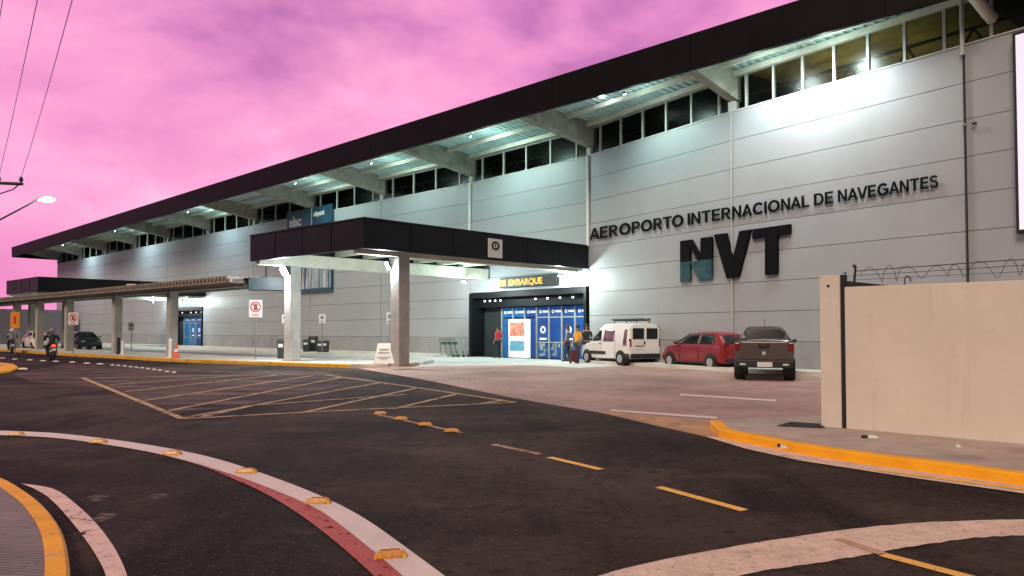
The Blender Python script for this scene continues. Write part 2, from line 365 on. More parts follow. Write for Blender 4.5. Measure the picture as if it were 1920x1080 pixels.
def bbox_bay(m, k, s0, s1, o0, o1, z0, z1):
    m.hexa([T(k, s0, o1, z0), T(k, s1, o1, z0), T(k, s1, o0, z0), T(k, s0, o0, z0)], [T(k, s0, o1, z1), T(k, s1, o1, z1), T(k, s1, o0, z1), T(k, s0, o0, z1)])
# ================================================================== ground, road, pavements, markings
def G(P_, z=0.0): return [gp(x, y, z) for x, y in P_]
sheet('ground', [(-900, -300), (900, -300), (900, 1500), (-900, 1500)], -.03, M['ground'])
sheet('road', [(-160, -25), (60, -25), (60, 60), (-20, 140), (-160, 140)], 0, M['asphalt'])
edge = G([(655, 688), (800, 713), (960, 746), (1130, 775), (1235, 800), (1330, 821)])
lot = [tuple(p[:2]) for p in edge]+[(3.6, 9.9), (9, 5.8), (17.6, 13.6), (13.2, 20.2), (8.2, 26.8), (3.4, 33.8), (-2.9, 40.3), (-8.2, 45.5), (-10.5, 43.0), (-6.0, 38.5)]
sheet('parking_lot', lot, .004, M['paver'])
# faded yellow apron between road and lot
ap = G([(1122, 772), (1150, 774), (1345, 790), (1372, 800), (1332, 821), (1235, 799)]); sheet('apron', ap, .008, M['apron'])
# gutter
gut_a = G([(1324, 820), (1400, 843), (1500, 865), (1700, 896), (1920, 927), (2200, 970)])
kerb_px = [(1331, 803), (1334, 811), (1345, 820), (1380, 829), (1425, 837), (1470, 847), (1594, 868), (1760, 890), (1920, 913), (2200, 950)]
kerb_o = [gp(x, y) for x, y in resample(smooth_px(kerb_px), 34)]
strip('gutter', gut_a, G([(1340, 820), (1425, 836), (1510, 853), (1700, 882), (1920, 911), (2200, 948)]), .010, M['gutter'])
strip('edge_line', G([(1640, 884), (1750, 899), (1920, 922), (2200, 962)]), G([(1640, 881), (1750, 895), (1920, 917), (2200, 956)]), .014, M['line_y'])
def offset_line(P_, d):
    out = []
    for i, p in enumerate(P_):
        a = P_[max(i-1, 0)]; b = P_[min(i+1, len(P_)-1)]; t = (Vector(b[:2])-Vector(a[:2])).normalized(); out.append(Vector((p[0]-t.y*d, p[1]+t.x*d, 0)))
    return out
def kerb(name, line, w, h, mat_, side=1, z0=-.01):
    inner = offset_line(line, w*side); m = MB(); n = len(line); bv = .02
    bev = offset_line(line, bv*side)
    rows = [[(p[0], p[1], z0) for p in line], [(p[0], p[1], h-bv) for p in line], [(p[0], p[1], h) for p in bev], [(p[0], p[1], h) for p in inner], [(p[0], p[1], z0) for p in inner]]
    for r in rows: m.v += [Vector(v) for v in r]
    for j in range(4):
        for i in range(n-1): m.f.append([j*n+i, j*n+i+1, (j+1)*n+i+1, (j+1)*n+i]); m.sm.append(False); m.mi.append(0)
    for i in (0, n-1): m.f.append([j*n+i for j in range(5)]); m.sm.append(False); m.mi.append(0)
    o = m.build(name, mat_); tag(o, kind='structure'); return o, inner
kr, kin = kerb('kerb', kerb_o, .16, .125, M['yellow'])
wl0, wl1 = gp(1540, 815), gp(1920, 851)
wd = (wl1-wl0).normalized(); wn = Vector((wd.y, -wd.x, 0)); wn = wn if wn.y < 0 else -wn
# pavement slab between kerb and white wall
slab = [tuple(p[:2]) for p in kin]
far = wl1+wd*8-wn*.2; near = wl0-wd*.35-wn*1.6; nl = gp(1352, 793, .12)
sl = MB(); poly = slab+[(slab[-1][0]+.5, slab[-1][1]+1.5), tuple(far[:2]), tuple((wl0-wn*1.2)[:2]), tuple(near[:2])]
sl.prism(poly, -.01, .118); tag(sl.build('sidewalk', M['walk']), kind='structure')
# terminal side: pale forecourt and lane, island of the shelter
fore = [T(12, 0, -.5, 0), T(12, 0, 9, 0)]+[Vector(p) for p in G([(60, 661), (200, 668), (470, 676), (640, 684)])]+[Vector((-6.0, 30.5, 0)), gp(790, 687), gp(1000, 685), gp(1085, 690), Vector((4.2, 30.0, 0)), Vector((5.6, 31.2, 0)), T(1, 0, -.5, 0)]+[T(k, 0, -.5, 0) for k in range(2, 12)]
sheet('forecourt', [tuple(p[:2]) for p in fore], .008, M['walk_light'])
# raised walk along the right part of the facade
sw = MB(); sw.prism([tuple(T(-1, 9, 1.3, 0)[:2]), tuple(T(-1, 0, 1.3, 0)[:2]), tuple(T(0, 0, 1.25, 0)[:2]), tuple(T(1, .3, 1.2, 0)[:2]), tuple(T(1, .3, -.3, 0)[:2]), tuple(T(0, 0, -.3, 0)[:2]), tuple(T(-1, 0, -.3, 0)[:2]), tuple(T(-1, 9, -.3, 0)[:2])], -.01, .14)
tag(sw.build('facade_walk', M['walk_light']), kind='structure')
sw = MB(); pl = [T(12, 0, 1.5, 0)]+[T(k, 0, 1.5, 0) for k in range(11, 2, -1)]+[T(3, 7.9, 1.5, 0), T(3, 7.9, -.3, 0)]+[T(k, 0, -.3, 0) for k in range(3, 13)]
sw.prism([tuple(p[:2]) for p in pl], -.01, .14); tag(sw.build('facade_walk', M['walk_light']), kind='structure')
# shelter island
isl_px = [(-60, 656.5), (0, 658.5), (60, 662.5), (120, 667), (220, 672.5), (330, 679), (480, 684), (600, 688.5), (655, 690)]
isl_o = [gp(x, y) for x, y in resample(smooth_px(isl_px), 40)]
ki, iin = kerb('kerb', isl_o, .3, .15, M['yellow_far'], side=1)
tip = [gp(700, 690), gp(760, 689), gp(786, 686)]
m = MB(); back = [p+Vector((1.9, 2.6, 0)) for p in iin]
m.prism([tuple(p[:2]) for p in iin]+[tuple((gp(790, 686)+Vector((0, .6, 0)))[:2])]+[tuple(p[:2]) for p in (Vector((-3.6, 33.0, 0)),)]+[tuple(p[:2]) for p in back[::-1]], -.01, .146)
tag(m.build('island', M['walk_light']), kind='structure')
kt, _ = kerb('kerb', [isl_o[-1]]+tip, .25, .155, M['walk'], side=1)
kb, _ = kerb('kerb', [b+Vector((.02, .05, 0)) for b in back], .18, .16, M['white'], side=-1)
# lane lines on the lot
strip('bay_line', G([(1275, 739), (1455, 750.5)]), G([(1275, 742), (1455, 754)]), .012, M['line_w'])
strip('bay_line', G([(1145, 769), (1345, 783)]), G([(1145, 772), (1345, 787)]), .013, M['line_w'])
# curved white / red line
up = [(-60, 807), (0, 808.5), (100, 813), (200, 824), (300, 839), (400, 860), (500, 892), (600, 931), (680, 972), (760, 1028), (850, 1095), (900, 1135)]
mid = [(-60, 815), (0, 817), (100, 822), (200, 835), (300, 853), (400, 880), (500, 915), (590, 954), (640, 988), (700, 1036), (755, 1083), (800, 1130)]
low = [(300, 853.2), (380, 875.5), (440, 900), (500, 928), (560, 965), (620, 1010), (680, 1062), (730, 1110)]
A = G(resample(smooth_px(up), 60)); B = G(resample(smooth_px(mid), 60)); strip('curved_line', A, B, .010, M['line_w'])
m2 = [(300, 853), (400, 880), (500, 915), (590, 954), (640, 988), (700, 1036), (755, 1083), (800, 1130)]
strip('curved_line', G(resample(smooth_px(m2), 40)), G(resample(smooth_px(low), 40)), .008, M['line_r'])
# near-left island with yellow kerb and pink line
k2_px = [(-80, 895), (0, 913), (40, 935), (75, 962), (100, 992), (118, 1025), (128, 1070), (131, 1120), (125, 1200)]
k2 = [gp(x, y) for x, y in resample(smooth_px(k2_px), 30)]
_, k2in = kerb('kerb', k2, .125, .10, M['yellow'], side=-1)
m = MB(); m.prism([tuple(p[:2]) for p in k2in]+[(-5.5, 3.0), (-9, 6.0), (-9, 7.0)], -.01, .096); tag(m.build('island', M['paving_in']), kind='structure')
la = [(40, 908), (100, 918), (140, 945), (180, 983), (215, 1030), (238, 1080), (250, 1130)]; lb = [(60, 916), (88, 932), (115, 958), (150, 1000), (178, 1040), (198, 1080), (208, 1130)]
strip('pink_line', G(resample(smooth_px(la), 24)), G(resample(smooth_px(lb), 24)), .009, M['line_p'])
for q in ([(150, 937), (175, 930), (210, 928), (190, 940), (165, 945)], [(170, 972), (190, 963), (225, 962), (205, 975), (180, 981)], [(268, 934), (290, 927), (316, 927), (300, 936), (280, 941)]):
    sheet('worn_patch', G(q), .006, M['worn_w'])
# bottom-right concrete band
ga = [(1080, 1095), (1170, 1068), (1300, 1040), (1500, 1006), (1700, 983), (1920, 975), (2150, 975)]; gb = [(1180, 1160), (1290, 1105), (1400, 1078), (1600, 1046), (1750, 1019), (1920, 1004), (2150, 1000)]
A = resample(smooth_px(ga), 60); B = resample(smooth_px(gb), 60)
B = [(x+random.uniform(-2, 2), y+random.uniform(-1.6, 1.6)) for x, y in B]; A = [(x, y+random.uniform(-.5, .5)) for x, y in A]
strip('concrete_band', G(A), G(B), .006, M['gutter'])
def px_line(name, a, b, w, z, mt):
    a = gp(*a); b = gp(*b); t = (b-a).normalized(); n = Vector((-t.y, t.x, 0))*w/2
    n_ = 6; A = [a.lerp(b, i/n_)+n for i in range(n_+1)]; B = [a.lerp(b, i/n_)-n for i in range(n_+1)]; return strip(name, A, B, z, mt)
px_line('centre_line', (1030, 858), (1127, 881), .10, .006, M['line_y'])
px_line('centre_line', (1235, 914), (1396, 958), .10, .006, M['line_y'])
px_line('centre_line', (1655, 1041), (1880, 1100), .10, .006, M['line_y'])
px_line('centre_line', (1570, 1012), (1655, 1041), .09, .010, M['line_y_worn'])
px_line('centre_line', (925, 834), (1012, 852), .10, .006, M['line_y_worn'])
px_line('centre_line', (705, 777), (865, 812), .09, .006, M['line_y_worn'])
# hatched yellow box
HB = [(155, 709, 343, 786), (343, 786, 569, 774), (569, 774, 965, 755), (609, 703, 752, 723), (752, 723, 967, 755), (158, 709, 609, 702), (345, 784, 711, 718), (569, 774, 782, 728), (736, 768, 858, 739), (315, 771, 640, 708), (270, 752, 585, 705), (235, 735, 520, 704), (205, 722, 440, 705),
      (380, 782, 470, 762), (905, 757, 945, 751), (455, 762, 760, 740)]
for i, h in enumerate(HB): px_line('box_marking', h[:2], h[2:], .13, .009+.0012*(i % 3), M['line_y_worn'])
sheet('worn_asphalt_sheen', G([(20, 700), (120, 684), (330, 690), (600, 696), (700, 712), (560, 740), (430, 765), (330, 772), (230, 735), (150, 722), (60, 716)]), .0045, M['old_asphalt_sheen'])  # worn far road, with the glancing reflection of lights painted on as a sheet
def crack(P_, w=.008):
    pts = [gp(*p) for p in P_]; out = []
    for a, b in zip(pts, pts[1:]):
        n = max(2, int((b-a).length/.12))
        for i in range(n): q = a.lerp(b, i/n); out.append(Vector((q.x+random.uniform(-.018, .018), q.y+random.uniform(-.018, .018), 0)))
    out.append(pts[-1]); A = []; B = []
    for i, p in enumerate(out): ww = w*random.uniform(.4, 1.1); A.append((p.x-ww, p.y-ww*.6)); B.append((p.x+ww, p.y+ww*.6))
    strip('asphalt_crack', A, B, .0055, M['crack'])
# ------------------------------------------------------------------ road studs
def make_stud(name, mb_, mr_):
    m = MB(); l, w, h = .112, .045, .038
    m.hexa([(-l, -w, 0), (l, -w, 0), (l, w, 0), (-l, w, 0)], [(-l*.8, -w*.55, h), (l*.8, -w*.55, h), (l*.8, w*.55, h), (-l*.8, w*.55, h)])
    root = m.build(name, mb_, bevel=.008)
    for s in (-1, 1):
        r = MB(); r.hexa([(-l*.62, s*(w+.001), .012), (l*.62, s*(w+.001), .012), (l*.62, s*(w-.004), .012), (-l*.62, s*(w-.004), .012)], [(-l*.58, s*(w*.65+.002), .045), (l*.58, s*(w*.65+.002), .045), (l*.58, s*(w*.6), .045), (-l*.58, s*(w*.6), .045)])
        r.build('reflector', mr_, root)
    return root
st0 = make_stud('road_stud', M['stud_o'], M['stud_refl']); used = False
arc = [(30, 816, -3), (185, 830, -8), (323, 852, -8), (462, 886, -6), (597, 943, -4), (732, 1044, 5)]
for i, (x, y, r) in enumerate(arc):
    o = st0 if not used else copy_tree(st0); used = True; o.location = gp(x, y, .010); o.rotation_euler[2] = math.radians(r+8)
    tag(o, 'worn orange road stud, %s from the left along the curved white line' % ORD[i], 'road stud', 'orange studs on the curved white line')
for i, (x, y) in enumerate([(713, 776), (752, 786), (797, 797), (847, 809)]):
    o = copy_tree(st0); o.location = gp(x, y, .007); o.rotation_euler[2] = math.radians(4)
    tag(o, 'orange road stud on the broken line below the hatched box, %s from the left' % ORD[i], 'road stud', 'orange studs below the hatched box')
ws0 = make_stud('reflective_stud', M['stud_w'], M['stud_w']); used = False
wp = [(5, 672), (28, 674), (56, 675.5), (81, 677), (105, 678), (136, 679.5), (163, 681.5), (188, 683), (211, 685), (222, 686), (234, 687), (245, 688.5), (256, 689.5), (267, 690.5), (278, 692), (289, 693.5), (300, 695), (313, 697.5), (326, 699)]
for i, (x, y) in enumerate(wp):
    o = ws0 if not used else copy_tree(ws0); used = True; o.location = gp(x, y, .004); o.rotation_euler[2] = math.radians(random.uniform(-8, 8)); k = 1.25 if i < 8 else .7; o.scale = (k, k, 1)
    tag(o, 'small pale road stud across the lane, %s from the left end of its row' % ORD[i], 'road stud', 'pale studs across the lane')
# far-left yellow island
m = MB(); ip = G([(-60, 688), (0, 683), (25, 686), (34, 692), (20, 698), (0, 702), (-60, 705)])
m.prism([tuple(p[:2]) for p in ip], 0, .09); tag(m.build('island', M['yellow'], bevel=.02), kind='structure')
m = MB(); ip2 = G([(-60, 689), (-5, 686), (8, 689), (-5, 692), (-60, 694)]); m.prism([(p.x, p.y) for p in ip2], .05, .096); tag(m.build('island_paving', M['walk']), kind='structure')
o = copy_tree(ws0); o.location = gp(43, 693, .004); o.scale = (1.6, 1.6, 1.6); tag(o, 'larger pale stud at the tip of the yellow traffic island', 'road stud')
# drain grate
g0 = [gp(1457, 797), gp(1540, 801.5), gp(1548, 796.5), gp(1482, 792)]
root = empty('drain_grate', (g0[0]+g0[2])/2+Vector((0, 0, .12))); tag(root, 'dark iron drain grate in the pavement left of the white wall', 'grate')
g0 = [gp(x, y, .12) for x, y in ((1457, 799), (1541, 803), (1553, 796.5), (1482, 792))]
m = MB(); N_ = 9
for i in range(N_):
    a, b = g0[0].lerp(g0[1], (i+.12)/N_), g0[3].lerp(g0[2], (i+.12)/N_); c, d = g0[0].lerp(g0[1], (i+.88)/N_), g0[3].lerp(g0[2], (i+.88)/N_)
    m.hexa([a, c, d, b], [p+Vector((0, 0, .012)) for p in (a, c, d, b)])
o = m.build('grate_bars', M['grate'], origin=root.location); o.location = (0, 0, 0); o.parent = root
m = MB(); m.hexa([p-Vector((0, 0, .004)) for p in g0], [p+Vector((0, 0, .003)) for p in g0]); o = m.build('grate_bed', M['black'], origin=root.location); o.location = (0, 0, 0); o.parent = root
# litter by the wall foot
for i, (x, y, c, lb) in enumerate([(1637, 821, 'white', 'scrap of white litter with a dark end at the foot of the white wall'), (1797, 838.5, 'white', 'tiny white scrap of litter at the wall foot near the right edge'), (1468, 840, 'white', 'crushed white cup lying on the yellow kerb')]):
    p = gp(x, y, .12); m = MB(); w = (.07, .025, .05)[i]
    m.hexa([(p.x-w, p.y-.02, .12), (p.x+w, p.y-.02, .12), (p.x+w, p.y+.02, .12), (p.x-w, p.y+.02, .12)], [(p.x-w*.8, p.y-.01, .15), (p.x+w*.7, p.y-.012, .14), (p.x+w*.8, p.y+.014, .145), (p.x-w*.6, p.y+.01, .16)])
    if i == 0: m.cur = 1; m.ball((p.x-.11, p.y, .135), .04, sc=(1.1, .7, .6))
    if i == 2: m.cur = 1; m.tube((p.x-.045, p.y-.004, .15), (p.x-.056, p.y-.008, .152), .022)
    tag(m.build('litter', [M['white'], M['black']], origin=p), lb, 'litter')
# ================================================================== TERMINAL BUILDING
tb = empty('terminal_building', T(2, 0, 0, 0)); tag(tb, 'long grey panelled airport terminal with overhanging dark roof and clerestory windows', 'building')
TB0 = Vector(tb.location)
def part(m, name, mt, parent=tb, **kw):
    base = TB0 if parent is tb else None
    o = m.build(name, mt, parent=parent, **kw)
    # keep world coordinates while parented
    off = Vector((0, 0, 0)); q = parent
    while q is not None: off += Vector(q.location); q = q.parent
    o.location = Vector(o.location)-off
    return o
KS = list(range(-1, 12))
FL, FR = Vector((-65.2, 92.9, 0)), Vector((20.9, 12.5, 0))
fd = (FR-FL).normalized(); fn = Vector((-fd.y, fd.x, 0)); fn = fn if fn.y > 0 else -fn    # fn points to the building
def on_fascia(k, s):       # where the outward normal from facade point meets the fascia line
    a, e, n, L_ = frame(k); p = a+e*s
    t = (FL-p).dot(fn)/n.dot(fn); return p+n*t, t
NW = {1: 6, 0: 7, -1: 6, 2: 5, 3: 4}
for k in KS:
    a, e, n, L_ = frame(k)
    zb = 3.66 if k == 2 or k == 7 else .0
    m = MB(); rows = 9; rh = WALL_H/rows; ml = MB()
    if k == 7:
        segs = [(.02, .55, 0), (.55, L_-.5, 3.66), (L_-.5, L_-.02, 0)]
    elif k == 2: segs = [(.02, L_-.02, 3.66)]
    else: segs = [(.02, L_-.02, 0)]
    for s0, s1, zlo in segs:
        for r in range(rows):
            z0, z1 = r*rh+.009, (r+1)*rh-.009
            if z1 < zlo+.1: continue
            if r < 1: m.cur = 1
            bbox_bay(m, k, s0, s1, -.12, 0, max(z0, zlo), z1); m.cur = 0
    part(m, 'wall_panel', [M['facade'], M['facade_low']])
    m = MB(); zlo = zb
    bbox_bay(m, k, 0, L_, -.35, -.06, zlo, WALL_H-.03)
    part(m, 'wall_core', M['joint'])
    # coping
    m = MB(); bbox_bay(m, k, 0.0, L_, -.3, .03, WALL_H, WALL_H+.05); part(m, 'coping', M['mullion'])
    # windows
    nw = NW.get(k, 4); m = MB()
    for i in range(nw):
        s = (i+.5)*L_/nw; bbox_bay(m, k, s-.045, s+.045, -.22, -.10, WALL_H+.05, WIN_T)
    bbox_bay(m, k, 0, L_, -.24, -.08, WIN_T, WIN_T+.12)
    w = part(m, 'window', M['mullion'])
    g = MB(); g.add([T(k, 0, -.16, WALL_H+.05), T(k, L_, -.16, WALL_H+.05), T(k, L_, -.16, WIN_T), T(k, 0, -.16, WIN_T)], [(0, 1, 2, 3)])
    part(g, 'pane', M['glass'], parent=w)
    # interior back wall and soffit
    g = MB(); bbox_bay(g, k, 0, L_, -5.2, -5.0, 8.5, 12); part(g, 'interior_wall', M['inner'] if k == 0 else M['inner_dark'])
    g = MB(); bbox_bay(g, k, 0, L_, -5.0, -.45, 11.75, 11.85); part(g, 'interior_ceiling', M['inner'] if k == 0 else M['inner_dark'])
    # inside: truss members seen through the glass
    g = MB()
    for i in range(4):
        s = L_*(i+.3)/4
        g.tube(T(k, s, -2.2, 9.6), T(k, s+.9, -2.2, 11.3), .04); g.tube(T(k, s+.9, -2.2, 11.3), T(k, s+1.8, -2.2, 9.6), .04)
    g.tube(T(k, 0, -2.2, 9.6), T(k, L_, -2.2, 9.6), .06); g.tube(T(k, 0, -2.2, 11.3), T(k, L_, -2.2, 11.3), .06)
    part(g, 'roof_truss', M['inner_dark'])
# soffit deck (corrugated), per bay quads from wall to fascia
def sof_pts(k, s):
    w = T(k, s, -.3, 0); f, t = on_fascia(k, s); return w, f, t
ZW, ZF = 11.52, 11.95
for k in KS+[12]:
    m = MB()
    if k == 12:
        w0, f0 = FL+fn*4.9, FL.copy(); w1 = T(11, 0, -.3, 0); f1, _ = on_fascia(11, 0); L_ = (w1-w0).length
    else:
        L_ = frame(k)[3]; w0, f0, _ = sof_pts(k, 0); w1, f1, _ = sof_pts(k, L_)
    if k == -1: f1 = w1+(f1-w1)*1
    n = int(L_/.34); A = []; B = []
    for i in range(n):
        for fr, dz in ((0, 0), (.3, 0), (.42, .07), (.88, .07), (1.0, 0)):
            t = min((i+fr)/n, 1); A.append(w0.lerp(w1, t)+Vector((0, 0, ZW+dz))); B.append(f0.lerp(f1, t)+Vector((0, 0, ZF+dz)))
    m.add(A+B, [(i, i+1, len(A)+i+1, len(A)+i) for i in range(len(A)-1)]); o = part(m, 'soffit', M['deck'])
    # purlins
    m = MB()
    for fr in (.12, .40, .68, .93):
        if k in (-1,) : break
        p0, p1 = w0.lerp(f0, fr), w1.lerp(f1, fr); z = ZW+(ZF-ZW)*fr
        d = (p1-p0).normalized(); q = Vector((-d.y, d.x, 0))*.06
        m.hexa([p0-q+Vector((0, 0, z-.22)), p1-q+Vector((0, 0, z-.22)), p1+q+Vector((0, 0, z-.22)), p0+q+Vector((0, 0, z-.22))], [p0-q+Vector((0, 0, z-.01)), p1-q+Vector((0, 0, z-.01)), p1+q+Vector((0, 0, z-.01)), p0+q+Vector((0, 0, z-.01))])
    if m.v: part(m, 'purlin', M['purlin'])
# beams at each pier
for k in list(range(0, 12)):
    kk = min(k, 11); 
    a = Vector((*P[k], 0))
    e, n = frame(max(k, 0))[1], frame(max(k, 0))[2]
    if k == 1: n = (frame(1)[2]+frame(2)[2]).normalized(); e = (frame(1)[1]+frame(2)[1]).normalized()
    t = (FL-a).dot(fn)/n.dot(fn); h = .20
    m = MB(); w = a-n*.35; f = a+n*(t-.12)
    zb0, zb1 = 10.42, 11.10
    def q(p, s, z): return p+e*s+Vector((0, 0, z))
    m.add([q(w, -h, zb0), q(w, h, zb0), q(f, h, zb1), q(f, -h, zb1), q(w, -h, ZW+.02), q(w, h, ZW+.02), q(f, h, ZF+.02), q(f, -h, ZF+.02)], [(0, 1, 2, 3), (4, 7, 6, 5), (0, 4, 5, 1), (1, 5, 6, 2), (2, 6, 7, 3), (3, 7, 4, 0)])
    part(m, 'beam', M['concrete'], bevel=.02)
    m = MB(); m.hexa([q(a+n*.02, -.14, WALL_H+.051), q(a+n*.02, .14, WALL_H+.051), q(a-n*.3, .14, WALL_H+.051), q(a-n*.3, -.14, WALL_H+.051)], [q(a+n*.02, -.14, zb0), q(a+n*.02, .14, zb0), q(a-n*.3, .14, zb0), q(a-n*.3, -.14, zb0)])
    part(m, 'pier', M['mullion'])
# steel bracket at the right-hand corner
m = MB(); a = T(-1, -.1, 0, 0)
p = dp(1800, 0, 21.5); p2 = dp(1866, 40, 20.6)
m.tube(dp(1800, -40, 19.9), dp(1862, 38, 20.6), .16, n=4); part(m, 'bracket', M['purlin'])
m = MB(); m.tube(T(-1, 0, .12, 9.7), T(-1, 0, .12, 11.6), .06); part(m, 'bracket_post', M['mullion'])
# downpipes on the joints
for k, x in ((1, .0), (2, .0)):
    m = MB(); m.tube(T(k, 0, .07, 5.6), T(k, 0, .07, WALL_H+.02), .07, n=8); part(m, 'downpipe', M['white'])
m = MB(); m.tube(T(0, 0.0, .05, .15), T(0, 0., .05, WALL_H), .028, n=6); part(m, 'downpipe', M['mullion'])
m = MB(); m.tube(T(-1, 0.0, .05, .15), T(-1, 0., .05, WALL_H), .035, n=6); part(m, 'downpipe', M['joint'])
# fascia and roof
m = MB(); th = .16
for i in range(18):
    a, b = FL.lerp(FR, i/18), FL.lerp(FR, (i+1)/18); g = fd*.008
    a, b = a+g, b-g
    m.hexa([a+Vector((0, 0, 11.06)), b+Vector((0, 0, 11.06)), b+fn*th+Vector((0, 0, 11.06)), a+fn*th+Vector((0, 0, 11.06))], [a-fn*.04+Vector((0, 0, 12.36)), b-fn*.04+Vector((0, 0, 12.36)), b+fn*th+Vector((0, 0, 12.36)), a+fn*th+Vector((0, 0, 12.36))])
e0 = FL+fn*th; e1 = FL+fn*22
m.hexa([e0+Vector((0, 0, 11.06)), e0+fd*th+Vector((0, 0, 11.06)), e1+fd*th+Vector((0, 0, 11.06)), e1+Vector((0, 0, 11.06))], [e0+Vector((0, 0, 12.36)), e0+fd*th+Vector((0, 0, 12.36)), e1+fd*th+Vector((0, 0, 12.36)), e1+Vector((0, 0, 12.36))])
part(m, 'fascia', M['dark_metal'])
m = MB(); r0 = [FL+fn*th, FR+fn*th, FR+fn*24, FL+fn*24]
m.hexa([p+Vector((0, 0, 12.05)) for p in r0], [p+Vector((0, 0, 12.3)) for p in r0]); part(m, 'roof', M['dark_metal'])
# left end and back of the volume
m = MB(); a = T(11, 0, 0, 0); nb = -frame(11)[2]; e = frame(11)[1]
m.hexa([a, a+e*.3, a+e*.3+nb*20, a+nb*20], [p+Vector((0, 0, 12.0)) for p in (a, a+e*.3, a+e*.3+nb*20, a+nb*20)])
part(m, 'end_wall', M['facade'])
m = MB(); bp = [T(11, .3, -20, 0), T(-1, 8, -20, 0)]
m.hexa([bp[0], bp[1], bp[1]+Vector((.2, .3, 0)), bp[0]+Vector((.2, .3, 0))], [p+Vector((0, 0, 12)) for p in (bp[0], bp[1], bp[1]+Vector((.2, .3, 0)), bp[0]+Vector((.2, .3, 0)))]); part(m, 'back_wall', M['facade'])
# ------------------------------------------------------------------ entrance portal
def portal(k, s0, s1, detailed=True):
    a, e, n, L_ = frame(k); H = 3.62; D = .9
    root = part(MB().add([], []), 'entrance', M['canopy_dark']) if False else None
    m = MB()
    bbox_bay(m, k, s0, s0+.22, -D, .10, 0, H); bbox_bay(m, k, s1-.16, s1, -D, .10, 0, H); bbox_bay(m, k, s0+.22, s1-.16, -D, .10, H-.28, H)
    en = part(m, 'entrance', M['canopy_dark'])
    m = MB(); bbox_bay(m, k, s0+.22, s1-.16, -D-.2, -D, 0, H-.28); part(m, 'entrance_back', M['bin_dark'], parent=en)
    zt = 2.72
    pan0, pan1 = (s0+.22+(s1-s0)*.185, s1-.55)
    m = MB(); bbox_bay(m, k, s0+.22, s1-.16, -D+.02, -.35, zt+.1, H-.28); part(m, 'lintel', M['canopy_dark'], parent=en)
    for fr in ((.10, .15, .20, .25, .56, .66, .76, .86) if detailed else (.12, .3, .55, .7, .85)):
        m = MB(); s = s0+(s1-s0)*fr; bbox_bay(m, k, s-.05, s+.05, -.35, -.32, zt+.42, zt+.50); part(m, 'downlight', M['dot_light'], parent=en)
    NP = 7 if detailed else 4; w = (pan1-pan0)/NP
    for i in range(NP):
        a0 = pan0+i*w; light = (i in (0, 1, 4)) if detailed else False
        m = MB(); bbox_bay(m, k, a0+.05, a0+w-.05, -D+.02, -D+.10, .05, zt-.55)
        dpn = part(m, 'door_panel', M['blue2'] if i in (0, 1) else M['blue'], parent=en)
        m = MB(); bbox_bay(m, k, a0+.03, a0+w-.03, -D+.02, -D+.11, zt-.47, zt+.05); hdp = part(m, 'header_panel', M['blue2'] if i < 2 else M['blue'], parent=en)
        m = MB(); s = a0+w*.3
        for q in range(10): 
            t0, t1 = 2*math.pi*q/10, 2*math.pi*(q+1)/10
            m.add([T(k, s+.09*math.cos(t0), -D+.12, zt-.21+.09*math.sin(t0)), T(k, s+.09*math.cos(t1), -D+.12, zt-.21+.09*math.sin(t1)), T(k, s+.05*math.cos(t1), -D+.12, zt-.21+.05*math.sin(t1)), T(k, s+.05*math.cos(t0), -D+.12, zt-.21+.05*math.sin(t0))], [(0, 1, 2, 3)])
        for q in range(4): bbox_bay(m, k, s+.16+q*.10, s+.24+q*.10, -D+.112, -D+.12, zt-.26, zt-.15)
        part(m, 'emblem', M['poster_w'], parent=en)
        if i in ((3, 5) if detailed else (1, 2)):
            m = MB(); s = a0+w*.5; zc = 1.55
            for R0, R1, N2 in ((.20, .10, 14),):
                for q in range(N2):
                    t0, t1 = 2*math.pi*q/N2, 2*math.pi*(q+1)/N2
                    m.add([T(k, s+R0*math.cos(t0), -D+.115, zc+R0*math.sin(t0)), T(k, s+R0*math.cos(t1), -D+.115, zc+R0*math.sin(t1)), T(k, s+R1*math.cos(t1), -D+.115, zc+R1*math.sin(t1)), T(k, s+R1*math.cos(t0), -D+.115, zc+R1*math.sin(t0))], [(0, 1, 2, 3)])
            part(m, 'emblem', M['poster_w'], parent=en)
            m = MB(); bbox_bay(m, k, s-.26, s+.26, -D+.105, -D+.114, 1.02, 1.12); part(m, 'caption', M['poster_w'], parent=en)
        if i in ((3, 4, 5, 6) if detailed else (1, 3)):
            m = MB(); rnd = random.Random(i); zz = .15
            for q in range(9):
                x0 = a0+.12+rnd.random()*(w-.5); z0 = .12+rnd.random()*.6; 
                m.add([T(k, x0, -D+.112+.0004*q, z0), T(k, x0+.12+rnd.random()*.2, -D+.112+.0004*q, z0+.03), T(k, x0+.1+rnd.random()*.15, -D+.112+.0004*q, z0+.2+rnd.random()*.1), T(k, x0-.02, -D+.112+.0004*q, z0+.12)], [(0, 1, 2, 3)])
            part(m, 'picture', M['bb_light'], parent=en)
        m = MB(); bbox_bay(m, k, a0-.04, a0+.04, -D+.02, -D+.16, 0, zt+.05)
        if i > 2 or not detailed: bbox_bay(m, k, a0+.04, a0+w-.04, -D+.02, -D+.14, zt-.54, zt-.48); bbox_bay(m, k, a0+.04, a0+w-.04, -D+.02, -D+.14, .86, .92)
        part(m, 'door_frame', M['mullion'], parent=en)
    return pan0, w, D, en
pp = portal(2, .0, frame(2)[3]-.12)
L2 = frame(2)[3]; 
# jambs of white wall beside the portal
pp2 = portal(7, .6, frame(7)[3]-.55, False)
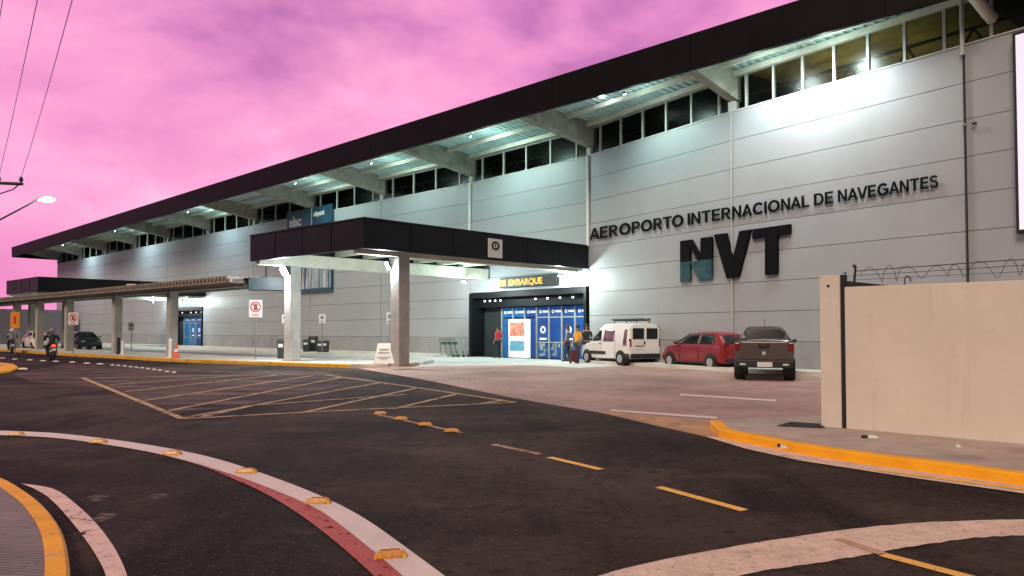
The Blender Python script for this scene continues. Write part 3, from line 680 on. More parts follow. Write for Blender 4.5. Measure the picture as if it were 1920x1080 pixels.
# ------------------------------------------------------------------ entrance canopies (each a thing)
def world_child(m, name, mt, root, **kw):
    o = m.build(name, mt, **kw); 
    off = Vector((0, 0, 0)); q = root
    while q is not None: off += Vector(q.location); q = q.parent
    o.location = Vector(o.location)-off; o.parent = root; return o
SIDE = Vector((-9.14, -8.7, 0)); ALONG = Vector((-5.95, 5.0, 0))
def canopy(C, label, ext, zt=5.58, zb=4.50):
    C = Vector((*C, 0)); A = C+SIDE; nv = SIDE.normalized(); av = ALONG.normalized(); WL, DL = ALONG.length, SIDE.length
    def Q(a, b, z=0): return C+av*a+nv*b+Z3*z          # a: metres from the right edge to the left, b: metres out from the wall
    root = empty('entrance_canopy', Q(WL/2, DL/2)); tag(root, label, 'canopy', 'canopies over the terminal entrances')
    def bx(m, a0, a1, b0, b1, z0, z1, e0=0.): m.hexa([Q(a0, b1, z0), Q(a1, b1, z0), Q(a1, b0-e0, z0), Q(a0, b0, z0)], [Q(a0, b1, z1), Q(a1, b1, z1), Q(a1, b0-e0, z1), Q(a0, b0, z1)])
    t = .14; m = MB()
    bx(m, 0, WL, DL-t, DL, zb, zt); bx(m, 0, t, .05, DL-t-.001, zb, zt); bx(m, WL-t, WL, -ext, DL-t-.001, zb, zt)
    bx(m, -.03, WL+.03, DL-.03, DL+.03, zt+.001, zt+.06); bx(m, -.03, t, .05, DL-.031, zt+.001, zt+.06)
    world_child(m, 'fascia', M['canopy_dark'], root)
    m = MB()
    for i in range(1, 6): bx(m, -.012, .0, DL*i/6-.012, DL*i/6+.012, zb, zt)
    for i in range(1, 4): bx(m, WL*i/4-.012, WL*i/4+.012, DL, DL+.012, zb, zt)
    world_child(m, 'seam_cover', M['dark_metal'], root)
    m = MB(); bx(m, t, WL-t, .02, DL-t, zt-.32, zt-.2, ext); world_child(m, 'roof_deck', M['deck'], root)
    for i in range(8):
        o = DL-1.1-i*1.5
        m = MB(); bx(m, t, WL-t, o-.09, o+.09, zt-.62, zt-.33); world_child(m, 'cross_beam', M['purlin'], root)
    for a, e_ in ((.085*WL, 0), (.955*WL, ext)):
        m = MB(); bx(m, a-.14, a+.14, .12-e_*.85, DL-t-.02, zb-.14, zb+.42, 0); world_child(m, 'main_beam', M['purlin'], root, bevel=.015)
    for a, b, mt in ((.955*WL, DL*.86, M['col_white']), (.085*WL, DL*.83, M['conc_col'])):
        m = MB(); h = .25
        bx(m, a-h, a+h, b-h, b+h, .14, zb-.141); c = world_child(m, 'column', mt, root, bevel=.03)
        m = MB(); bx(m, a-h-.05, a+h+.05, b-h-.05, b+h+.05, .13, .22); world_child(m, 'column_foot', M['walk'], c)
    return Q, WL, DL
Z3 = Vector((0, 0, 1))
Q1, WL, DL = canopy(P[1], 'near dark canopy on two square columns over the lit blue entrance', 1.0)
Q7, _, _ = canopy(P[6], 'far dark canopy behind the tiled shelter roof on the left', .3)
def flood(name, loc, d, label, power, r=.12, spot=None, color=(.93, .98, 1), group=None, parent_light=True, blend=.6):
    root = empty(name, loc); tag(root, label, 'floodlight', group); d = Vector(d).normalized()
    q = d.to_track_quat('-Y', 'Z').to_matrix().to_4x4()
    m = MB(); m.box((0, .05, 0), (r*2.2, .09, r*1.6), q); m.build('housing', M['black'], root)
    m = MB(); m.box((0, -.012, 0), (r*1.9, .03, r*1.3), q); m.build('lens', M['lens'], root)
    ld = bpy.data.lights.new('flood_lamp', 'SPOT' if spot else 'POINT'); lo = bpy.data.objects.new('flood_lamp', ld); col.objects.link(lo)
    ld.energy = power; ld.color = color; ld.shadow_soft_size = .12
    if spot: ld.spot_size = math.radians(spot); ld.spot_blend = blend
    if spot: ld.shadow_soft_size = .3
    lo.parent = root; lo.location = d*.2; lo.rotation_euler = d.to_track_quat('-Z', 'Y').to_euler(); return root
CW = (.84, 1, .95); NB = SIDE.normalized(); AV = ALONG.normalized(); u1 = frame(2)[3]
LW = (.90, .97, 1)
flood('floodlight', Q1(.955*WL, DL*.86+.40, 4.12), NB+Vector((0, 0, -.55)), 'bright floodlight on top of the pale left column of the near canopy', 620, .26, color=LW)
flood('floodlight', Q1(.085*WL+.50, DL*.83+.2, 4.05), NB+AV*.5+Vector((0, 0, -.5)), 'bright floodlight on the left side of the right canopy column', 520, .22, color=LW)
flood('floodlight', Q1(.955*WL-.3, 1.2, 4.12), NB*.7+Vector((0, 0, -1)), 'floodlight under the near canopy left of the entrance sign', 560, .13, color=CW)
flood('floodlight', Q1(.9, 1.0, 4.15), NB*.5+Vector((0, 0, -1)), 'floodlight under the near canopy right of the entrance sign', 480, .08, color=CW)
flood('floodlight', Q7(.955*WL, DL*.86+.40, 4.12), NB+Vector((0, 0, -.6)), 'bright floodlight at the front of the far canopy', 380, .20, color=(.95, .95, 1))
flood('floodlight', Q7(.955*WL-.3, 1.5, 4.2), -NB+Vector((0, 0, .05)), 'floodlight under the far canopy left of its doorway', 330, .12, color=CW)
flood('floodlight', Q7(.9, 1.5, 4.2), -NB+Vector((0, 0, .05)), 'floodlight under the far canopy right of its doorway', 330, .12, color=CW)
def eave(k, s, power, fr, label, aimz=7.4, spot=125, color=(.72, 1, .90), r=.045, ds=0.0):
    w = T(k, s, 0, 0); f, t = on_fascia(k, s); p = w.lerp(f, fr)+Vector((0, 0, 11.15))
    flood('eave_floodlight', p, T(k, s+ds, 0, aimz)-p, label, power, r, spot=spot, color=color, group='floodlights under the eaves', blend=.9)
    l2 = bpy.data.lights.new('soffit_spill', 'POINT'); o2 = bpy.data.objects.new('soffit_spill', l2); col.objects.link(o2); l2.energy = power*.05+12; l2.color = (.75, 1, .93); l2.shadow_soft_size = .15; q_ = w.lerp(f, .55)+Vector((0, 0, 10.75)); o2.parent = tb; o2.location = q_-TB0
L0 = frame(0)[3]
eave(0, 2.0, 750, .92, 'left eave floodlight of the pair making the bright patch high on the wall', 8.0, 150, (.90, 1, .96))
eave(0, 4.4, 1000, .92, 'right eave floodlight of the pair making the bright patch high on the wall', 8.0, 150, (.90, 1, .96))
eave(1, 5.2, 650, .75, 'eave floodlight over the wall above the black lettering', 7.5, 130)
nm = ['above the near canopy', 'second bay left of the near canopy', 'over the tall navy billboard', 'third bay left of the billboard', 'over the far canopy', 'far left end of the wall', 'last bay at the far left end']
for j, (k, pw) in enumerate(((2, 1200), (3, 800), (4, 800), (6, 900), (8, 1000), (10, 1000))):
    eave(k, frame(k)[3]*.5, pw, .8, 'eave floodlight '+['over the upper wall above the near canopy', 'between the near canopy and the navy billboard', 'over the tall navy billboard', 'over the wall above the tiled shelter', 'above the far canopy', 'near the far left end of the roof'][j], 7.2, 140, color=(.74, .97, 1) if j > 2 else (.72, 1, .90), r=.04)
# small bulb on the fascia edge
p = dp(1127, 180, on_fascia(1, 2.0)[0].y+.2); m = MB(); m.ball((0, 0, 0), .10); m.cur = 1; m.tube((0, 0, .06), (0, .1, .3), .03)
b = m.build('eave_lamp', [M['lens'], M['black']]); b.location = p; tag(b, 'small bright round lamp at the roof edge above the lettering', 'lamp')
# interior lamp behind the clerestory of the right bay
ld = bpy.data.lights.new('ceiling_lamp', 'AREA'); lo = bpy.data.objects.new('ceiling_lamp', ld); col.objects.link(lo); ld.energy = 75; ld.size = 2.0; ld.color = (1, .86, .5)
p = T(0, 3.2, -2.0, 9.4); q = T(0, 3.2, -3.2, 11.7); lo.location = p; lo.rotation_euler = (q-p).to_track_quat('-Z', 'Y').to_euler(); lo.parent = tb; lo.location = p-TB0
ld = bpy.data.lights.new('ceiling_lamp', 'POINT'); lo = bpy.data.objects.new('ceiling_lamp', ld); col.objects.link(lo); ld.energy = 25; ld.color = (.9, 1, .85); lo.parent = tb; lo.location = T(2, 4.5, -3, 9.8)-TB0
# ------------------------------------------------------------------ signs on the facade
def facade_matrix(k, s, out, z):
    a, e, n, L_ = frame(k); o = T(k, s, out, z)
    return Matrix(((e.x, 0, n.x, o.x), (e.y, 0, n.y, o.y), (0, 1, 0, o.z), (0, 0, 0, 1)))
# AEROPORTO INTERNACIONAL DE NAVEGANTES
sg = empty('lettering_sign', T(1, 4, .1, 5.85)); tag(sg, 'black capital lettering across the wall above the large three-letter sign', 'sign')
words = [('AEROPORTO', 1105, 1281), ('INTERNACIONAL', 1289, 1517), ('DE', 1526, 1562), ('NAVEGANTES', 1571, 1759)]
def arc_(cx, cy, rx, ry, t, a0, a1, n=14):
    f = lambda a, k: (cx+(rx-k)*math.cos(math.radians(a)), cy+(ry-k*.9)*math.sin(math.radians(a)))
    A_ = [a0+(a1-a0)*i/n for i in range(n+1)]
    return [[f(p, 0), f(q, 0), f(q, t), f(p, t)] for p, q in zip(A_, A_[1:])]
def rc(x0, y0, x1, y1): return [[(x0, y0), (x1, y0), (x1, y1), (x0, y1)]]
ts = .215
GL = {'A': [[(0, 0), (.21, 0), (.55, 1), (.37, 1)], [(.92, 0), (.71, 0), (.37, 1), (.55, 1)], [(.20, .22), (.72, .22), (.67, .385), (.25, .385)]],
 'E': rc(0, 0, ts, 1)+rc(ts, 0, .72, .165)+rc(ts, .43, .66, .59)+rc(ts, .835, .70, 1), 'T': rc(.30, 0, .30+ts, .835)+rc(0, .835, .80, 1), 'I': rc(0, 0, ts, 1), 'L': rc(0, 0, ts, 1)+rc(ts, 0, .66, .165),
 'N': rc(0, 0, .185, 1)+rc(.60, 0, .785, 1)+[[(.185, 1), (.0, 1), (.60, .0), (.785, .0)]], 'V': [[(.36, 0), (.55, 0), (.20, 1), (0, 1)], [(.55, 0), (.36, 0), (.71, 1), (.91, 1)]],
 'O': arc_(.52, .5, .52, .52, .225, 0, 360, 28), 'C': arc_(.50, .5, .50, .52, .225, 38, 322, 24), 'G': arc_(.50, .5, .50, .52, .225, 42, 335, 24)+rc(.52, .40, .99, .55)+rc(.80, .12, .99, .40),
 'D': rc(0, 0, ts, 1)+rc(ts, 0, .40, .165)+rc(ts, .835, .40, 1)+arc_(.40, .5, .44, .5, .19, -90, 90, 16), 'P': rc(0, 0, ts, 1)+rc(ts, .38, .42, .54)+rc(ts, .84, .42, 1)+arc_(.42, .69, .32, .31, .18, -90, 90, 12),
 'R': rc(0, 0, ts, 1)+rc(ts, .40, .44, .56)+rc(ts, .84, .44, 1)+arc_(.44, .70, .32, .30, .18, -90, 90, 12)+[[(.34, .42), (.52, .42), (.84, 0), (.61, 0)]],
 'S': arc_(.37, .735, .36, .285, .17, 20, 270, 14)+arc_(.37, .285, .38, .305, .17, -160, 90, 14)}
def adv(word, bold):
    res = []
    for ch in word:
        m = MB()
        for q, P_ in enumerate(GL[ch]):
            dz = .0015*(q % 5); n_ = len(P_); m.add([(x*.73, y*.73, .0+dz) for x, y in P_]+[(x*.73, y*.73, -.02) for x, y in P_], [tuple(range(n_))]+[(i, (i+1) % n_, n_+(i+1) % n_, n_+i) for i in range(n_)])
        o = m.build('letter', M['letter']); res.append((o, mesh_bounds(o.data)))
    return res
for wd_, x0, x1 in words:
    gl = adv(wd_, .018); kp = {'AV': -.05, 'VE': .02, 'NA': .03, 'AC': .03, 'AN': .03, 'RT': .03, 'TO': .02, 'AL': .03, 'AE': .03, 'GA': .02}
    gaps = [kp.get(wd_[q:q+2], .075) for q in range(len(wd_)-1)]+[0]
    tot = sum(b[1]-b[0] for _, b in gl)+sum(gaps); x = 0
    for (o, b), gap in zip(gl, gaps):
        wch = b[1]-b[0]; pa = x0+(x1-x0)*x/tot; pb = x0+(x1-x0)*(x+wch)/tot; x += wch+gap
        pc = (pa+pb)/2; yb = 450-(pc-1105)*.152; k = 1 if (pa+pb)/2 < 1376 else 0
        s0, z0 = wallpix(k, pa, yb, .1); s1, _ = wallpix(k, pb, yb, .1)
        hgt = (21.5 + (pc-1105)*.0022)
        _, zt_ = wallpix(k, pc, yb-hgt, .1); _, zb_ = wallpix(k, pc, yb, .1)
        M4 = facade_matrix(k, s0, .10, zb_); sx = (s1-s0)/wch; capH = .729
        ref = max(v.co.y for v in o.data.vertices); sy = (zt_-zb_)/capH
        for v in o.data.vertices: v.co = Vector(((v.co.x-b[0])*sx, v.co.y*sy*(capH/.73), v.co.z))
        o.data.transform(M4); o.data.transform(Matrix.Translation(-Vector(sg.location))); o.name = 'letter'; o.parent = sg
# NVT
nv = empty('initials_sign', T(0, 0, .2, 4)); tag(nv, 'huge dark raised initials on the wall below the black lettering', 'sign')
def big(name, polys, teal=None):
    m = MB()
    for mi, P_ in polys:
        m.cur = mi
        pts = []
        kk = 1 if sum(p[0] for p in P_)/len(P_) < 1372 else 0
        for x, y in P_: s, z = wallpix(kk, x, y, .16); pts.append((s, z))
        n = len(pts); vs = [T(kk, s, .16, z) for s, z in pts]+[T(kk, s, .04, z) for s, z in pts]
        m.add(vs, [tuple(range(n)), tuple(range(2*n-1, n-1, -1))]+[(i, (i+1) % n, n+(i+1) % n, n+i) for i in range(n)])
    return world_child(m, name, [M['letter'], M['letter_teal_reflection']], nv)
big('letter', [(0, [(1275, 452), (1293, 449.5), (1293, 490), (1275, 492)]), (1, [(1275, 492), (1293, 490), (1293, 526), (1275, 529)]), (0, [(1313, 446), (1334, 443.5), (1334, 486), (1313, 488)]), (1, [(1313, 488), (1334, 486), (1334, 522), (1313, 525)]),
               (0, [(1293, 449.5), (1296, 449), (1313, 480), (1313, 488), (1308, 489), (1293, 462)]), (1, [(1293, 490), (1308, 489), (1313, 488), (1313, 525), (1310, 525)])])
big('letter', [(0, [(1338, 440), (1361, 437), (1373, 487), (1372, 521), (1362, 522)]), (0, [(1373, 487), (1386, 433), (1407, 430), (1384, 519), (1372, 521)])])
big('letter', [(0, [(1410, 430), (1481, 420), (1481, 438), (1457, 441.5), (1457, 513), (1434, 516), (1434, 445), (1410, 448)])])
# tall navy billboard
def bb_k(px, py, k, out): return wallpix(k, px, py, out)
bb = empty('billboard', T(4, 5, .2, 5)); tag(bb, 'tall navy advertising billboard on the wall behind the near canopy', 'billboard')
s0, _ = wallpix(4, 538, 470, .2); s1, _ = wallpix(4, 622, 470, .2)

_, zlo = wallpix(4, 560, 549, .2); _, zhi = wallpix(4, 560, 402, .2)
m = MB(); bbox_bay(m, 4, s0, s1, .08, .22, zlo, zhi+.3); world_child(m, 'board', M['navy'], bb)
m = MB()
bbox_bay(m, 4, s0+.1, s0+(s1-s0)*.42, .221, .226, zlo+.25, zlo+3.2); bbox_bay(m, 4, s0+(s1-s0)*.45, s1-.1, .221, .226, zlo+.25, zlo+3.2); world_child(m, 'picture', M['bb_light'], bb)
m = MB(); bbox_bay(m, 4, s0+(s1-s0)*.56, s0+(s1-s0)*.58, .222, .235, zlo+4.3, zhi+.25); world_child(m, 'divider', M['mullion'], bb)
for tx, fs, sz, zz in (('elac', .06, 1.05, zhi-.85), ('airport', .62, .46, zhi-.35)):
    o = text_mesh(tx, sz, .03, .01, M['white'], None, 'lettering'); o.data.transform(facade_matrix(4, s0+(s1-s0)*fs, .235, zz)); o.data.transform(Matrix.Translation(-Vector(bb.location))); o.parent = bb
# backlit billboard at the right edge
bl = empty('backlit_billboard', T(-1, 3, .2, 7)); tag(bl, 'backlit pale billboard in a dark frame at the right edge', 'billboard')
s0, zt_ = wallpix(-1, 1897, 62, .3); _, zb_ = wallpix(-1, 1905, 438, .3)
m = MB(); bbox_bay(m, -1, s0, s0+5.4, .06, .30, zb_, zt_); world_child(m, 'frame', M['black'], bl, bevel=.03)
m = MB(); bbox_bay(m, -1, s0+.09, s0+5.3, .30, .315, zb_+.1, zt_-.1); world_child(m, 'panel', M['bb_lit'], bl)
# EMBARQUE sign
em = empty('entrance_sign', T(2, L2*.5, .3, 3.9)); tag(em, 'black board with glowing yellow lettering over the blue entrance', 'sign')
s0, z0 = wallpix(2, 937, 531, .3); s1, z1 = wallpix(2, 1043, 511, .3); zc, hh = 4.08, .27
m = MB(); bbox_bay(m, 2, s0, s1, .08, .28, zc-hh, zc+hh); world_child(m, 'board', M['black'], em, bevel=.02)
m = MB(); bbox_bay(m, 2, s0+.07, s0+.45, .281, .292, zc-.17, zc+.17); ic = world_child(m, 'icon', M['sign_yel'], em)
m = MB(); m.add([T(2, s0+.15, .296, zc-.07), T(2, s0+.36, .296, zc-.02), T(2, s0+.38, .296, zc+.04), T(2, s0+.2, .296, zc+.01)], [(0, 1, 2, 3)]); world_child(m, 'plane_symbol', M['black'], ic)
o = text_mesh('EMBARQUE', .46, .012, .008, M['sign_yel'], None, 'lettering'); b = mesh_bounds(o.data)
sc = (s1-s0-1.7)/(b[1]-b[0]); o.data.transform(Matrix.Diagonal((sc, 1, 1, 1))); o.data.transform(facade_matrix(2, s0+.68, .292, zc-.16)); o.data.transform(Matrix.Translation(-Vector(em.location))); o.parent = em
# white light box poster in front of the doors
lb = empty('lightbox_poster', T(2, 4, -.3, 0)); tag(lb, 'glowing white standing poster with orange and blue pictures in the entrance', 'poster')
s0, _ = wallpix(2, 954, 640, -.35); s1, _ = wallpix(2, 991, 640, -.35)
m = MB(); bbox_bay(m, 2, s0, s1, -.50, -.32, .05, 2.12); world_child(m, 'cabinet', M['poster_w'], lb)
m = MB(); bbox_bay(m, 2, s0+.12, s1-.3, -.319, -.312, 1.2, 1.95); world_child(m, 'picture', M['poster_o'], lb)
m = MB(); bbox_bay(m, 2, s0+.12, s1-.3, -.319, -.312, .4, .95); world_child(m, 'picture', M['poster_b'], lb)
# sign plate on the canopy fascia
def plate_sign(name, k, s, out, z, w, h, label, sym='ring', cat='sign', rot=None):
    root = empty(name, T(k, s, out, z)); tag(root, label, cat); return root
best = min((abs(960+FPX*Q1(-.05, b*.05).x/Q1(-.05, b*.05).y-928), b*.05) for b in range(10, 240))
b_ = best[1]; n = NB; ev = -AV
fs = empty('canopy_plate', Q1(0, b_, 5.0)); tag(fs, 'white plate with a round black symbol on the side of the near canopy', 'sign')
wv = .40; m = MB(); c = Q1(-.035, b_); c2_ = Q1(-.065, b_)
m.hexa([c+n*wv+Z3*4.6, c2_+n*wv+Z3*4.6, c2_-n*wv+Z3*4.6, c-n*wv+Z3*4.6], [c+n*wv+Z3*5.4, c2_+n*wv+Z3*5.4, c2_-n*wv+Z3*5.4, c-n*wv+Z3*5.4]); world_child(m, 'plate', M['sign_w'], fs)
def ring_pts(cn, ux, uz, R0, R1, N2=16):
    m = MB()
    for q in range(N2):
        t0, t1 = 2*math.pi*q/N2, 2*math.pi*(q+1)/N2
        f = lambda R, t: cn+ux*(R*math.cos(t))+uz*(R*math.sin(t))
        m.add([f(R0, t0), f(R0, t1), f(R1, t1), f(R1, t0)], [(0, 1, 2, 3)])
    return m
cc = Q1(-.07, b_, 5.1); m = ring_pts(cc, n, Z3*.85, .24, .12)
m.add([cc-n*.07-Z3*.05, cc+n*.07-Z3*.05, cc+Z3*.12], [(0, 1, 2)]); world_child(m, 'symbol', M['sign_k'], fs)
# ------------------------------------------------------------------ pole signs
def pole_sign(x, ybase, ytop, ybot, wpx, label, mat_plate, kind, base=.15, name='road_sign', pole='galv', group=None):
    p = gp(x, ybase, base); Y = p.y; top = dp(x, ytop, Y).z; bot = dp(x, ybot, Y).z; w = wpx/FPX*Y
    root = empty(name, p); tag(root, label, 'sign', group)
    m = MB(); m.tube((0, 0, 0), (0, 0, top-base), .03, n=8); m.build('pole', M[pole], root)
    m = MB(); zc = (top+bot)/2-base; h = top-bot; m.box((0, -.045, zc), (w, .02, h)); m.build('plate', mat_plate, root, bevel=.004)
    if kind == 'noparking':
        c = Vector((0, -.058, zc+h*.08)); R = w*.40
        mm = ring_pts(c, Vector((1, 0, 0)), Z3, R, R*.78, 20); dx = R*.62
        for sg_ in (1, -1): mm.add([c+Vector((-dx*sg_-.02, 0, dx)), c+Vector((-dx*sg_+.03, 0, dx+.02)), c+Vector((dx*sg_+.02, 0, -dx)), c+Vector((dx*sg_-.03, 0, -dx-.02))], [(0, 1, 2, 3)])
        mm.build('prohibition_ring', M['sign_r'], root)
        o = text_mesh('E', R*1.35, .02, .002, M['sign_k'], root, 'letter', align='CENTER'); o.rotation_euler[0] = math.pi/2; o.location = c+Vector((0, .004, -R*.48))
        m = MB()
        for j in range(3): m.box((0, -.058, zc-h*.38-j*.0-.03*j+.03), (w*(.6-.1*j), .004, .016))
        m.build('caption', M['sign_r'], root)
    elif kind == 'notice':
        m = MB(); m.add(ring_pts(Vector((0, -.058, zc+h*.12)), Vector((1, 0, 0)), Z3, w*.26, w*.10, 12).v, ring_pts(Vector((0, 0, 0)), Vector((1, 0, 0)), Z3, 1, .5, 12).f)
        m.box((0, -.058, zc-h*.28), (w*.55, .004, h*.07)); m.box((0, -.058, zc-h*.38), (w*.4, .004, h*.05)); m.build('symbol', M['sign_k'], root)
    elif kind == 'warn':
        m = MB(); m.box((0, -.058, zc), (w*.3, .004, h*.5)); m.build('symbol', M['sign_r'], root)
    return root
pole_sign(479, 673, 562, 595, 25, 'white no-parking sign on a thin pole left of the pale canopy column', M['sign_w'], 'noparking')
pole_sign(137, 663, 586, 609, 19, 'reddish no-parking sign in front of the dark columns at far left', M['sign_w'], 'noparking')
pole_sign(604, 661, 589, 606, 12, 'small white notice on a pole beside the litter bins', M['sign_w'], 'notice')
pole_sign(731, 668, 585, 607, 13, 'white notice on a pole just left of the right canopy column', M['sign_w'], 'notice')
pole_sign(533, 672, 590, 606, 9, 'narrow pale notice on a pole touching the pale canopy column', M['sign_w'], 'notice')
pole_sign(246, 656, 604, 620, 12, 'white notice against the wall between two shelter columns', M['sign_w'], 'notice', name='road_sign')
pole_sign(28, 662, 585, 615, 17, 'orange warning sign at the far left under the shelter', M['sign_o'], 'warn')
# black post behind the pale column with dark box
# ------------------------------------------------------------------ tiled walkway shelter
cols_px = [(323, 667), (215, 662), (128, 657.5), (62, 655), (12, 653)]
ln = [gp(x, y, .15) for x, y in cols_px]
# straight line fit through first and third column
d0 = (ln[0]-ln[2]); d0.z = 0; d0.normalize(); pr = Vector((-d0.y, d0.x, 0)); pr = pr if pr.y > 0 else -pr
sh = empty('walkway_shelter', ln[0]); tag(sh, 'long walkway shelter with scalloped tile roof on square concrete columns', 'shelter')
for i, p in enumerate(ln):
    q = ln[0]+d0*((p-ln[0]).dot(d0)); h = .225; c = q-d0*.28+pr*.1
    m = MB(); m.hexa([c-d0*h-pr*h, c+d0*h-pr*h, c+d0*h+pr*h, c-d0*h+pr*h], [v+Vector((0, 0, 3.55)) for v in (c-d0*h-pr*h, c+d0*h-pr*h, c+d0*h+pr*h, c-d0*h+pr*h)])
    world_child(m, 'column', M['conc_col'], sh, bevel=.025)
ra = ln[0]+d0*7.6; rb = ln[0]-d0*40; ra.z = rb.z = 0; wfr = 1.2
def sh_box(m, a, b, w0, w1, z0, z1): m.hexa([a+pr*w0+Z3*z0, b+pr*w0+Z3*z0, b+pr*w1+Z3*z0, a+pr*w1+Z3*z0], [a+pr*w0+Z3*z1, b+pr*w0+Z3*z1, b+pr*w1+Z3*z1, a+pr*w1+Z3*z1])
m = MB(); sh_box(m, rb, ra, -.9, -.78, 3.74, 3.93); world_child(m, 'edge_beam', M['tile'], sh)
m = MB(); sh_box(m, rb, ra, -.78, 2.4, 3.72, 3.86); world_child(m, 'roof_slab', M['under'], sh)
m = MB(); Lr = (ra-rb).length; nt_ = int(Lr/.36)
for i in range(nt_):
    p = rb+d0*(i+.5)*Lr/nt_
    m.tube(p+pr*-.98+Z3*3.95, p+pr*2.4+Z3*4.10, .10, n=8)
world_child(m, 'roof_tiles', M['tile'], sh)
m = MB(); sh_box(m, ln[0]-d0*40+Z3*-.15, ln[0]+d0*7.0+Z3*-.15, .12, .48, 3.62, 3.85); world_child(m, 'longitudinal_beam', M['conc_col'], sh)
# dark end panel and rainwater post
p0 = dp(466, 533, 33.4); p1 = dp(541, 533, 34.0)
pn = empty('shelter_end_panel', (p0+p1)/2); tag(pn, 'dark teal panel joining the tiled shelter roof to the near canopy column', 'panel')
m = MB(); dd = (p1-p0); dd.z = 0; dd.normalize(); pq = Vector((-dd.y, dd.x, 0))*.1
za, zb_ = dp(500, 544, 33.7).z, dp(500, 521, 33.7).z
m.hexa([p0-pq+Z3*(za-p0.z), p1-pq+Z3*(za-p1.z), p1+pq*8+Z3*(za-p1.z), p0+pq*8+Z3*(za-p0.z)], [p0-pq+Z3*(zb_-p0.z), p1-pq+Z3*(zb_-p1.z), p1+pq*8+Z3*(zb_-p1.z), p0+pq*8+Z3*(zb_-p0.z)]); world_child(m, 'board', M['panel_teal'], pn, bevel=.01)
pt = dp(499, 521, 33.8); m = MB(); m.tube(pt, (pt.x, pt.y, 4.55), .05); world_child(m, 'hanger', M['black'], pn)
m = MB(); q = dp(538, 545, 33.9); m.box((q.x, q.y, q.z-.25), (.14, .14, .75)); world_child(m, 'bracket', M['black'], pn)
# small red and white plate on top of shelter roof
q = ln[0]-d0*4.7; px_ = dp(246, 538, q.y+1)
m = MB(); m.box((px_.x, px_.y, px_.z), (.55, .04, .36)); m.cur = 1; m.box((px_.x-.11, px_.y-.022, px_.z+.02), (.14, .01, .2)); m.box((px_.x+.12, px_.y-.022, px_.z+.02), (.16, .01, .2)); m.cur = 2; m.tube((px_.x, px_.y, px_.z-.18), (px_.x, px_.y, 4.0), .03)
tag(m.build('roof_plate', [M['sign_w'], M['sign_r'], M['galv']], origin=px_), 'small red and white plate standing on the tiled shelter roof', 'sign')
# ------------------------------------------------------------------ low annex and far background at left
an = empty('annex_building', (-62, 80, 0)); tag(an, 'low dark annex behind the columns at the far left', 'building')
m = MB(); m.prism([(-120, 112), (-62, 72), (-52, 84), (-110, 124)], 0, 3.9); world_child(m, 'wall', M['annex'], an)
m = MB(); m.prism([(-121, 111.4), (-61.5, 71), (-61.3, 71.6), (-120.6, 112.2)], 3.2, 4.3); world_child(m, 'fascia', M['dark_metal'], an)
for x0, x1, z0, z1, mt in ((70, 99, .8, 2.75, 'navy'), (32, 52, 1.6, 3.2, 'navy')):
    pass
# ------------------------------------------------------------------ bins, cart, A-frame, cone, posts
def bin_(x, y, w, h, label, base=.15, lid='bin_dark', body='bin_dark', group=None):
    p = gp(x, y, base); root = empty('litter_bin', p); tag(root, label, 'litter bin', group)
    m = MB(); m.hexa([(-w*.42, -.2, 0), (w*.42, -.2, 0), (w*.42, .2, 0), (-w*.42, .2, 0)], [(-w*.5, -.25, h*.85), (w*.5, -.25, h*.85), (w*.5, .25, h*.85), (-w*.5, .25, h*.85)]); m.build('bin_body', M[body], root, bevel=.02)
    m = MB(); m.hexa([(-w*.53, -.28, h*.851), (w*.53, -.28, h*.851), (w*.53, .28, h*.851), (-w*.53, .28, h*.851)], [(-w*.4, -.2, h), (w*.4, -.2, h), (w*.4, .2, h), (-w*.4, .2, h)]); m.build('lid', M[lid], root, bevel=.02)
    m = MB(); m.box((0, -.262, h*.66), (w*.6, .01, h*.18)); m.build('label_plate', M['sign_w'], root)
bin_(575, 659.5, .42, .8, 'pale-fronted litter bin, leftmost of the bins by the wall', body='bin_dark'); bin_(587, 659, .55, 1.0, 'larger black litter bin beside the pale-fronted one')
bin_(601, 660.5, .38, .72, 'small litter bin under the notice pole'); bin_(611, 660.5, .34, .74, 'black litter bin, rightmost of the bins by the wall')
bin_(529, 672, .38, .95, 'narrow dark bin at the foot of the pale canopy column')
# A-frame sign
p = gp(722, 685, .15); af = empty('a_frame_board', p); tag(af, 'white A-frame board at the foot of the right canopy column', 'sign board')
af.rotation_euler[2] = .15
for s_ in (-1, 1):
    m = MB(); m.hexa([(-.42, s_*.30-.015, 0.08), (.42, s_*.30-.015, .08), (.42, s_*.30+.015, .08), (-.42, s_*.30+.015, .08)], [(-.28, s_*.05-.015, .86), (.28, s_*.05-.015, .86), (.28, s_*.05+.015, .86), (-.28, s_*.05+.015, .86)]); m.build('board', M['white'], af, bevel=.008)
    m = MB(); m.box((-.38, s_*.305, .05), (.06, .03, .12)); m.box((.38, s_*.305, .05), (.06, .03, .12)); m.build('foot', M['white'], af)
for zz, ww, hh_ in ((.62, .34, .05), (.50, .42, .035), (.33, .52, .02), (.27, .30, .02)):
    m = MB(); m.box((0, 0, 0), (ww, .006, hh_), Matrix.Translation((-.04, -(.30-.25*(zz-.08)/.78)-.022, zz)) @ Matrix.Rotation(-.31, 4, 'X')); m.build('printed_stripe', M['galv'], af)
# cone
p = gp(330, 671, .15); m = MB(); m.box((0, 0, .02), (.36, .36, .04)); m.tube((0, 0, .04), (0, 0, .75), .14, .025, n=14); cn = m.build('traffic_cone', M['cone']); cn.location = p; tag(cn, 'orange traffic cone at the foot of a shelter column', 'traffic cone')
m = MB(); m.tube((0, 0, .30), (0, 0, .44), .105, .082, n=14, cap=False); m.build('reflective_band', M['sign_w'], cn)
